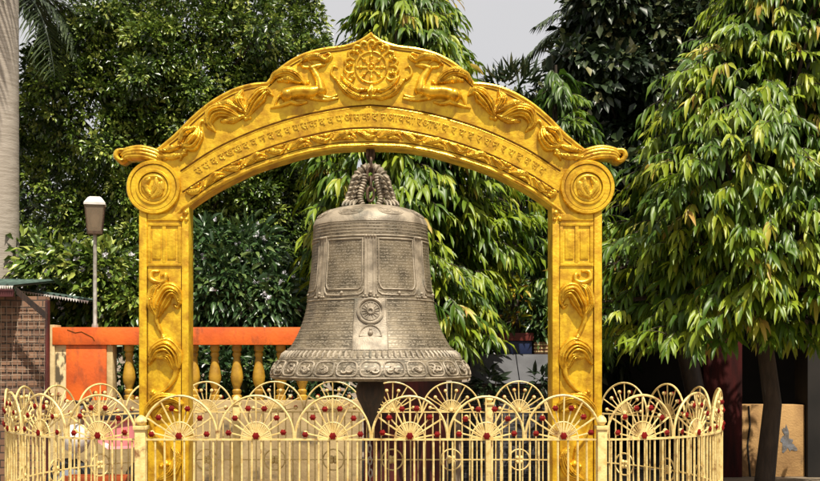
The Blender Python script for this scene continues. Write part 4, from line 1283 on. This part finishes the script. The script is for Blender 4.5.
def droop_tree(name, label, cx, cy, profile, n, L=0.24, comb=9, trunk=None, inner=350, tints=(0.0, 0.85), copper=0.05, group='drooping mast trees', back=0.35):
    """profile: (z, radius left, radius right) rows; leaf combs hang from arching twigs all over the crown"""
    o = thing(name, label, 'tree', (cx, cy, 0), group)
    pf = np.array(profile)
    zs = rng.uniform(pf[:, 0].min(), pf[:, 0].max(), n * 4)
    rl = np.interp(zs, pf[:, 0], pf[:, 1]); rr = np.interp(zs, pf[:, 0], pf[:, 2])
    th = rng.uniform(0, 2 * math.pi, n * 4)
    r = np.where(np.cos(th) < 0, rl, rr)
    keep = (rng.uniform(0, 1, n * 4) < r / max(pf[:, 1].max(), pf[:, 2].max())) & ((np.sin(th) < 0.35) | (rng.uniform(0, 1, n * 4) < back))
    zs, r, th = zs[keep][:n], r[keep][:n], th[keep][:n]
    # uneven outline: bough lumps
    lump = 0.93 + 0.14 * np.sin(3.1 * th + 2.2 * zs) + 0.10 * np.sin(5.3 * th - 4.1 * zs + 1)
    rr_ = r * lump * np.sqrt(rng.uniform(0.42, 1.0, len(r)))
    rd = r.mean()
    px_ = cx + rr_ * np.cos(th); py_ = cy + np.minimum(rr_, 1.6) * np.sin(th) * .9
    pos = np.stack([px_, py_, zs], 1)
    B_, D_, N_, LL, WW, DR, TT = [], [], [], [], [], [], []
    tw = MB(); tips = []
    for i in range(len(pos)):
        out = np.array([math.cos(th[i]), math.sin(th[i]), 0.0]) + rng.normal(size=3) * .35
        out[1] -= .25
        out[2] = rng.uniform(-.25, .45)
        out /= np.linalg.norm(out)
        tl = L * rng.uniform(1.0, 1.9)
        p0 = pos[i] - out * tl * .6
        d = out.copy(); p = p0.copy(); pts = [p.copy()]
        for q in range(5):
            d = d + np.array([0, 0, -.16]); d /= np.linalg.norm(d)
            p = p + d * tl / 5; pts.append(p.copy())
        tw.tube(pts, [.006, .005, .005, .004, .003, .002], 4, caps=False)
        if i % 9 == 0: tips.append(p0)
        pts = np.array(pts)
        cot = rng.uniform() < copper
        tbase = tints[0] + (tints[1] - tints[0]) * rng.uniform() ** 1.3
        nl = rng.integers(comb - 2, comb + 4)
        for k in range(nl):
            t = (k + .6) / nl
            q = np.array([np.interp(t * 5, range(6), pts[:, a]) for a in range(3)])
            sd = np.cross(d, [0, 0, 1.0]); sd /= np.linalg.norm(sd) + 1e-9
            sgn = 1 if k % 2 else -1
            dd = out * (.35 + .5 * t) + sd * sgn * rng.uniform(.35, .8) * (1.1 - .6 * t) + np.array([0, 0, -rng.uniform(.15, .75)])
            B_.append(q); D_.append(dd)
            nv = np.array([out[0] * .6, out[1] * .6, .6]) + rng.normal(size=3) * .3
            N_.append(nv)
            l_ = L * rng.uniform(.55, 1.35) * (1 - .25 * abs(t - .6))
            LL.append(l_); WW.append(l_ * rng.uniform(.15, .22)); DR.append(rng.uniform(.4, 2.3))
            TT.append(min(1.0, (rng.uniform(.9, 1.0) if cot else tbase * .75 + rng.uniform(0, .25))))
    v, f, t = leaves(np.array(B_), np.array(D_), np.array(N_), np.array(LL), np.array(WW), np.array(DR), np.array(TT), seg=4, fold=.2, wave=.22)
    # inner leaves
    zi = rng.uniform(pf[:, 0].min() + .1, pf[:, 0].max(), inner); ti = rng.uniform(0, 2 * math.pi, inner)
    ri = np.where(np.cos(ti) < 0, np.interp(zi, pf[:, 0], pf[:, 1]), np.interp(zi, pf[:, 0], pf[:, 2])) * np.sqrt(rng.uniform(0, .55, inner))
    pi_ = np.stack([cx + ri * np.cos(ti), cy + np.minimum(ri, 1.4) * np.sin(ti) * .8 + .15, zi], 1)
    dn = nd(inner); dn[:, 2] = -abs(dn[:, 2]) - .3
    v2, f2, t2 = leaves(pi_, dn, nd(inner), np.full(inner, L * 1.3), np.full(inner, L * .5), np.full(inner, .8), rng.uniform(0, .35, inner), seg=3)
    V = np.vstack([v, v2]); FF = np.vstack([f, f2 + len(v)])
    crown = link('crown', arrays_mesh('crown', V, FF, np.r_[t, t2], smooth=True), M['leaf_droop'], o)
    tb_ = MB()
    zt = pf[:, 0].max()
    limbs(tb_, trunk[0], (cx, cy, zt), trunk[1], tips)
    tb_.build('trunk', M['bark'], o)
    tw.build('twigs', M['bark'], crown, smooth=False, fix=False)
    return o

def bush_pts(blobs, n):
    """random points near the surface of overlapping ellipsoids: (cx,cy,cz,rx,ry,rz)"""
    bl = np.array(blobs, float)
    wgt = (bl[:, 3] * bl[:, 5]) ; wgt = wgt / wgt.sum()
    k = rng.choice(len(bl), n, p=wgt)
    u = nd(n); u[:, 1] = np.where((u[:, 1] > .2) & (rng.uniform(size=n) < .8), -u[:, 1], u[:, 1])
    rad = rng.uniform(.55, 1.0, n) ** .6
    p = bl[k, :3] + u * bl[k, 3:] * rad[:, None]
    return p, u

def leafy(name, label, cat, blobs, n, L, Wr, m, base, trunk=None, group=None, droop=.5, tint=(0, 1), inner=0, clump=0, seg=2, flower=None, pow_=1.5, kind='oval', keepfn=None):
    o = thing(name, label, cat, base, group)
    if clump:
        c, u = bush_pts(blobs, n // clump)
        k = np.repeat(np.arange(len(c)), clump)
        off = nd(len(k)) * (L * 1.5) * rng.uniform(.2, 1, len(k))[:, None]
        p = c[k] + off; u2 = u[k] * .6 + off / (L * 1.5) + nd(len(k)) * .35
        tt = np.clip(np.repeat(rng.uniform(tint[0], tint[1], len(c)) ** pow_, clump) + rng.normal(0, .08, len(k)), 0, 1)
    else:
        p, u = bush_pts(blobs, n); u2 = u + nd(n) * .8
        tt = rng.uniform(tint[0], tint[1], n) ** pow_
    N = len(p)
    Ls = L * rng.uniform(.7, 1.3, N)
    v, f, t = leaves(p, u2, nd(N) + np.array([0, -.5, .9]), Ls, Ls * Wr, np.full(N, droop), tt, seg=seg, prof=kind)
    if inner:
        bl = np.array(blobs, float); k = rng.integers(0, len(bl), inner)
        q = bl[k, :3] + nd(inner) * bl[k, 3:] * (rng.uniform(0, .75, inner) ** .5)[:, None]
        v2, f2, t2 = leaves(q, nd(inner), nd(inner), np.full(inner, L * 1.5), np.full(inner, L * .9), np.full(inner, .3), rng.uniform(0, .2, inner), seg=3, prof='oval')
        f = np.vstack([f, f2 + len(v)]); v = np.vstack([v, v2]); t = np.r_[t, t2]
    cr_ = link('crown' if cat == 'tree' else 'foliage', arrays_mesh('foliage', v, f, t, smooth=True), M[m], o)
    tb_ = MB()
    tips = [tuple(np.array(b[:3]) + rng.normal(size=3) * .1) for b in blobs]
    top = np.array(blobs)[:, 2].max()
    limbs(tb_, base, (base[0], base[1], top), trunk or .04, tips)
    tb_.build('trunk' if cat == 'tree' else 'stem', M['bark'], o)
    if flower:
        nf = flower
        q, uu = bush_pts(blobs, nf)
        sel = uu[:, 1] < .1; q = q[sel]; uu = uu[sel]
        k = np.repeat(np.arange(len(q)), 9)
        b2 = q[k] + nd(len(k)) * .022 + uu[k] * .03
        v3, f3, t3 = leaves(b2, uu[k] + nd(len(k)) * .9, nd(len(k)), np.full(len(k), .04), np.full(len(k), .03), np.full(len(k), .3), rng.uniform(0, 1, len(k)), seg=2, prof='oval')
        link('blossom', arrays_mesh('blossom', v3, f3, t3), M['petal'], o)
    return o

def PB(px, py, Y, rpx, rpy, ry=None):
    k = (Y + CD) / F
    p = P(px, py, Y)
    return (p.x, p.y, p.z, rpx * k, ry or rpx * k, rpy * k)

# right drooping tree
YR = 2.7
k = (YR + CD) / F
cxR = xb(775, YR)
def prof_of(rows, c, Y):
    kk = (Y + CD) / F
    return [(EYE - (y - HY) * kk, (c - xl) * kk, (xr - c) * kk) for y, xl, xr in rows]
droop_tree('drooping_tree', 'large drooping mast tree with bright young leaves right of the arch', cxR, YR,
           prof_of([(338, 600, 960), (318, 590, 965), (260, 584, 960), (215, 590, 950), (170, 602, 940), (120, 640, 925), (70, 672, 900), (20, 704, 870), (-40, 735, 820), (-90, 765, 790)], 775, YR),
           1800, L=.215, trunk=((xb(766, YR), YR + .1, 0), .105), inner=2600, tints=(0.2, 1.0), copper=.035)
# middle drooping tree behind the bell
YM = 3.6
droop_tree('drooping_tree', 'drooping mast tree standing straight behind the bell and arch top', xb(392, YM), YM + .4,
           prof_of([(345, 420, 470), (330, 400, 525), (290, 330, 530), (240, 290, 530), (190, 292, 520), (140, 300, 505), (90, 335, 492), (40, 352, 488), (0, 352, 474), (-40, 362, 440)], 392, YM),
           1100, L=.235, trunk=((xb(372, YM), YM + .4, 0), .09), inner=1500, tints=(0.1, 1.0), copper=.025)
# small one peeping over the right shoulder of the arch
YQ = 5.2
droop_tree('drooping_tree', 'small drooping tree peeping over the right shoulder of the arch', xb(556, YQ), YQ,
           prof_of([(345, 505, 620), (250, 520, 610), (150, 530, 600), (100, 535, 590), (66, 548, 575)], 556, YQ),
           170, L=.24, trunk=((xb(556, YQ), YQ, 0), .07), inner=350, tints=(0.0, .6), copper=.0)

# dense small leaved tree on the left
YL = 6.0
blobs = [PB(120, 120, YL, 105, 110, 1.2), (PB(60, 210, YL, 70, 90, 1.0)), PB(215, 150, YL, 95, 120, 1.2), PB(290, 120, YL, 70, 90, 1.1), PB(180, 60, YL, 90, 75, 1.1), PB(105, 66, YL, 50, 55, 1.0), PB(255, 45, YL, 60, 50, 1.0),
         PB(300, 40, YL, 30, 42, .7), PB(145, 250, YL, 110, 90, 1.1), PB(260, 240, YL, 80, 100, 1.1), PB(45, 130, YL, 35, 50, .7), PB(180, 15, YL, 60, 40, .9), PB(120, 10, YL, 55, 35, .8), PB(240, 0, YL, 40, 35, .8), PB(300, 0, YL, 22, 22, .6)]
extra = []
for i in range(46):
    extra.append(PB(rnd.uniform(40, 320), rnd.uniform(20, 300), YL - rnd.uniform(.3, 1.1), rnd.uniform(16, 36), rnd.uniform(14, 30), .4))
leafy('dense_tree', 'big dense small leaved tree filling the left behind the balustrade', 'tree', blobs + extra, 100000, .063, .55, 'leaf_fine', (xb(165, YL), YL + .3, 0), trunk=.2, clump=12, inner=9000, droop=.5, pow_=1.25, seg=2)
# dark broad leaved tree, upper right
YD = 9.0
blobs = [PB(635, 70, YD, 80, 85, 1.6), PB(600, 130, YD, 50, 60, 1.2), PB(690, 30, YD, 70, 70, 1.5), PB(600, 25, YD, 40, 35, 1.0), PB(660, 160, YD, 80, 90, 1.5), PB(625, -10, YD, 50, 40, 1.2), PB(590, 200, YD, 60, 80, 1.2), PB(760, 60, YD, 90, 110, 1.6), PB(560, 270, YD, 70, 90, 1.2), PB(660, 290, YD, 90, 80, 1.4)]
for i in range(22):
    blobs.append(PB(rnd.uniform(570, 720), rnd.uniform(0, 210), YD - rnd.uniform(.6, 1.5), rnd.uniform(14, 34), rnd.uniform(10, 24), .6))
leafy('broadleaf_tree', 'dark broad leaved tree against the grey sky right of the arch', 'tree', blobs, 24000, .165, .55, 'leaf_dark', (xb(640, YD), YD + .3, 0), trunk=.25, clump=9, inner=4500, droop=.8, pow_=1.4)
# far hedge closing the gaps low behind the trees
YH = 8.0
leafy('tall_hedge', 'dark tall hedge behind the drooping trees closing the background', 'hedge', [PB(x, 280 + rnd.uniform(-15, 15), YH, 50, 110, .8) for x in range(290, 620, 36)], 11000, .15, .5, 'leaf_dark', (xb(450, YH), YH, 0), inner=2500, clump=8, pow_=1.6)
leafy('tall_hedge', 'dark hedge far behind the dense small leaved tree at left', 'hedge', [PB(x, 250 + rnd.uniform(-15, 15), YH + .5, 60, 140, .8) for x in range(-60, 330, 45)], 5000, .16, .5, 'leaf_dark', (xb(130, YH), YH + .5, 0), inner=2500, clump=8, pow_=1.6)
# flowering shrubs behind the balustrade
YSb = 4.3
leafy('flowering_shrub', 'white flowering shrub behind the orange rail between column and bell', 'shrub', [PB(225, 300, YSb, 45, 50, .6), PB(268, 310, YSb, 42, 45, .6), PB(210, 255, YSb + .3, 30, 35, .5), PB(250, 262, YSb + .3, 35, 35, .5), PB(285, 340, YSb, 30, 40, .5)], 4200, .14, .32, 'leaf_shrub', (xb(245, YSb), YSb, 0), inner=500, droop=.9, flower=120, clump=7, pow_=1.2, seg=3, kind='lance')
leafy('flowering_shrub', 'white flowering shrub behind the lamp pole and left column', 'shrub', [PB(60, 275, YSb, 40, 35, .5), PB(105, 285, YSb, 40, 40, .5), PB(140, 310, YSb, 40, 45, .5), PB(80, 315, YSb, 40, 40, .5), PB(30, 265, YSb + .3, 25, 30, .4)], 3600, .12, .42, 'leaf_fine', (xb(95, YSb), YSb, 0), inner=400, droop=.7, flower=70, clump=7, tint=(.2, 1), seg=2)
leafy('flowering_shrub', 'low dark shrub seen between the yellow balusters', 'shrub', [PB(x, 385, 3.7, 35, 45, .3) for x in range(130, 330, 32)], 2600, .11, .4, 'leaf_shrub', (xb(230, 3.7), 3.7, 0), inner=300, droop=.6, clump=6, flower=0)
leafy('potted_croton', 'yellow leaved croton growing from the blue tub', 'plant', [PB(518, 300, 4.75, 14, 22, .16), PB(514, 322, 4.75, 14, 12, .15)], 110, .13, .3, 'leaf_yellow', (xb(515, 4.75), 4.75, zz(338, 4.75)), droop=.7, seg=3, kind='lance', pow_=2.2)
leafy('potted_fern', 'dark green plant growing from the striped clay planter', 'plant', [PB(541, 318, 4.75, 13, 26, .16)], 150, .16, .3, 'leaf_shrub', (xb(541, 4.75), 4.75, zz(343, 4.75)), droop=.9, seg=3, kind='lance')
leafy('dark_shrub', 'dark pointed leaf plant in front of the left grey slab', 'plant', [PB(488, 384, 3.9, 11, 14, .18)], 80, .16, .28, 'leaf_dark', (xb(490, 3.9), 3.9, 0), droop=.4, seg=3, kind='lance', tint=(0, .4))
leafy('dark_shrub', 'dark pointed leaf plant against the slab next to the right column', 'plant', [PB(542, 384, 3.9, 12, 14, .2)], 90, .15, .28, 'leaf_dark', (xb(542, 3.9), 3.9, 0), droop=.4, seg=3, kind='lance', tint=(0, .4))
leafy('spiky_tree', 'bushy crown with stiff upright leaves against the sky over the arch shoulder', 'tree', [PB(515, 95, 6.0, 34, 24, .5), PB(530, 140, 6, 30, 40, .5), PB(500, 150, 6, 30, 40, .5)], 1500, .24, .16, 'leaf_dark', (xb(515, 6), 6, 0), trunk=.08, droop=.1, seg=3, kind='lance', tint=(.2, 1))

# palms
def frond(b_v, b_f, b_t, stem, base, ang, length, rise, droop, pin=.5, n=34):
    d = np.array([math.cos(ang), math.sin(ang), rise]); d /= np.linalg.norm(d)
    p = np.array(base, float); pts = [p.copy()]
    for q in range(10):
        d = d + np.array([0, 0, -droop / 10]); d /= np.linalg.norm(d)
        p = p + d * length / 10; pts.append(p.copy())
    pts = np.array(pts)
    stem.tube(pts, [.022 * (1 - .085 * i) for i in range(11)], 5)
    B_, D_, LL, TT = [], [], [], []
    for i in range(n):
        t = .12 + .88 * i / n
        q = np.array([np.interp(t * 10, range(11), pts[:, a]) for a in range(3)])
        ii = min(9, int(t * 10)); dd = pts[ii + 1] - pts[ii]; dd /= np.linalg.norm(dd)
        sd = np.cross(dd, [0, 0, 1.]); sd /= np.linalg.norm(sd) + 1e-9
        for s in (-1, 1):
            B_.append(q); D_.append(sd * s * .8 + dd * .55 + np.array([0, 0, .1]) + rng.normal(size=3) * .06)
            LL.append(pin * math.sin(math.pi * (.15 + .8 * t)) ** .6 * rng.uniform(.85, 1.1)); TT.append(rng.uniform())
    N = len(B_)
    return leaves(np.array(B_), np.array(D_), np.tile([[0, 0, 1.]], (N, 1)), np.array(LL), np.full(N, .035), rng.uniform(.5, 1.1, N), np.array(TT), seg=3)
def palm(name, label, x, y, r0, r1, h, specs, bark='palm_bark', pin=.5, group=None):
    o = thing(name, label, 'palm tree', (x, y, 0), group)
    tr = MB()
    pr_ = []
    z = 0
    nr = 60
    for i in range(nr + 1):
        t = i / nr
        r_ = (r0 + (r1 - r0) * t) * (1 + (.012 if i % 2 else 0))
        pr_.append((r_, h * t))
    tr.lathe(pr_, x, y, 28)
    tr.build('trunk', M[bark], o)
    stem = MB(); vv, ff, tt = [], [], []; nv = 0
    for (ang, length, rise, dr) in specs:
        v, f, t = frond(None, None, None, stem, (x, y, h), R(ang), length, rise, dr, pin)
        vv.append(v); ff.append(f + nv); tt.append(t); nv += len(v)
    cr_ = link('crown', arrays_mesh('crown', np.vstack(vv), np.vstack(ff), np.concatenate(tt), smooth=True), M['leaf_palm'], o)
    stem.build('frond_stems', M['leaf_palm'], cr_)
YT = 4.4
palm('royal_palm', 'smooth pale grey palm trunk rising at the left edge of the scene', xb(-2, YT), YT, .25, .235, 8.5, [(a, 2.6, .8, 1.6) for a in range(0, 360, 36)], pin=.6)
yA = 8.5
palm('distant_palm', 'dark palm showing hanging fronds beside the pale trunk', xb(8, 5.3), 5.3, .12, .1, P(0, -6, 5.3).z, [(-8, 1.7, .3, 2.6), (20, 1.7, .5, 2.2), (-40, 1.8, .2, 2.6), (60, 1.5, .6, 2), (150, 1.8, .4, 2), (200, 1.8, .5, 2), (270, 1.6, .5, 2), (-20, 1.4, -.1, 2)], pin=.55)
palm('distant_palm', 'dark palm with upright fronds behind the arch peak', xb(310, yA), yA + .5, .14, .11, P(0, 62, yA).z, [(12, 1.6, .75, .9), (-10, 1.5, .5, 1.2), (35, 1.4, .9, .9), (170, 1.4, .6, 1.2), (100, 1.3, 1, 1), (-60, 1.3, .8, 1.4), (-5, 1.5, 1.1, .8)], pin=.5)
palm('distant_palm', 'palm frond tips reaching into the grey sky beside the dark tree', xb(618, 8.9), 8.9, .12, .1, P(0, 24, 8.9).z, [(172, 1.75, .45, 1.5), (195, 1.6, .7, 1.4), (150, 1.4, .7, 1.4), (20, 1.4, .6, 1.4), (-50, 1.3, .6, 1.4), (90, 1.2, .8, 1.2)], pin=.5)
# pale slender trunk in front of the planter wall
pt = thing('slender_tree', 'pale peeling slender trunk in front of the dark slate wall', 'tree', (xb(456, 3.85), 3.85, 0), None)
tb_ = MB()
tb_.tube([(xb(455, 3.85), 3.85, 0), (xb(457, 3.85), 3.87, .45), (xb(455.5, 3.85), 3.86, .9), (xb(458, 3.85), 3.9, 1.3), (xb(456, 3.85), 4.0, 2.0), (xb(452, 3.85), 4.1, 3.0)], [.07, .06, .055, .055, .05, .03], 10)
tb_.build('trunk', M['pale_bark'], pt)
v, f, t = leaves(*(lambda q, u: (q, u + nd(len(q)) * .6, nd(len(q)), np.full(len(q), .2), np.full(len(q), .05), np.full(len(q), 1.0), rng.uniform(0, .6, len(q))))(*bush_pts([(xb(452, 3.85), 4.1, 2.9, .5, .4, .5)], 220)), seg=3)
link('crown', arrays_mesh('crown', v, f, t, smooth=True), M['leaf_droop'], pt)
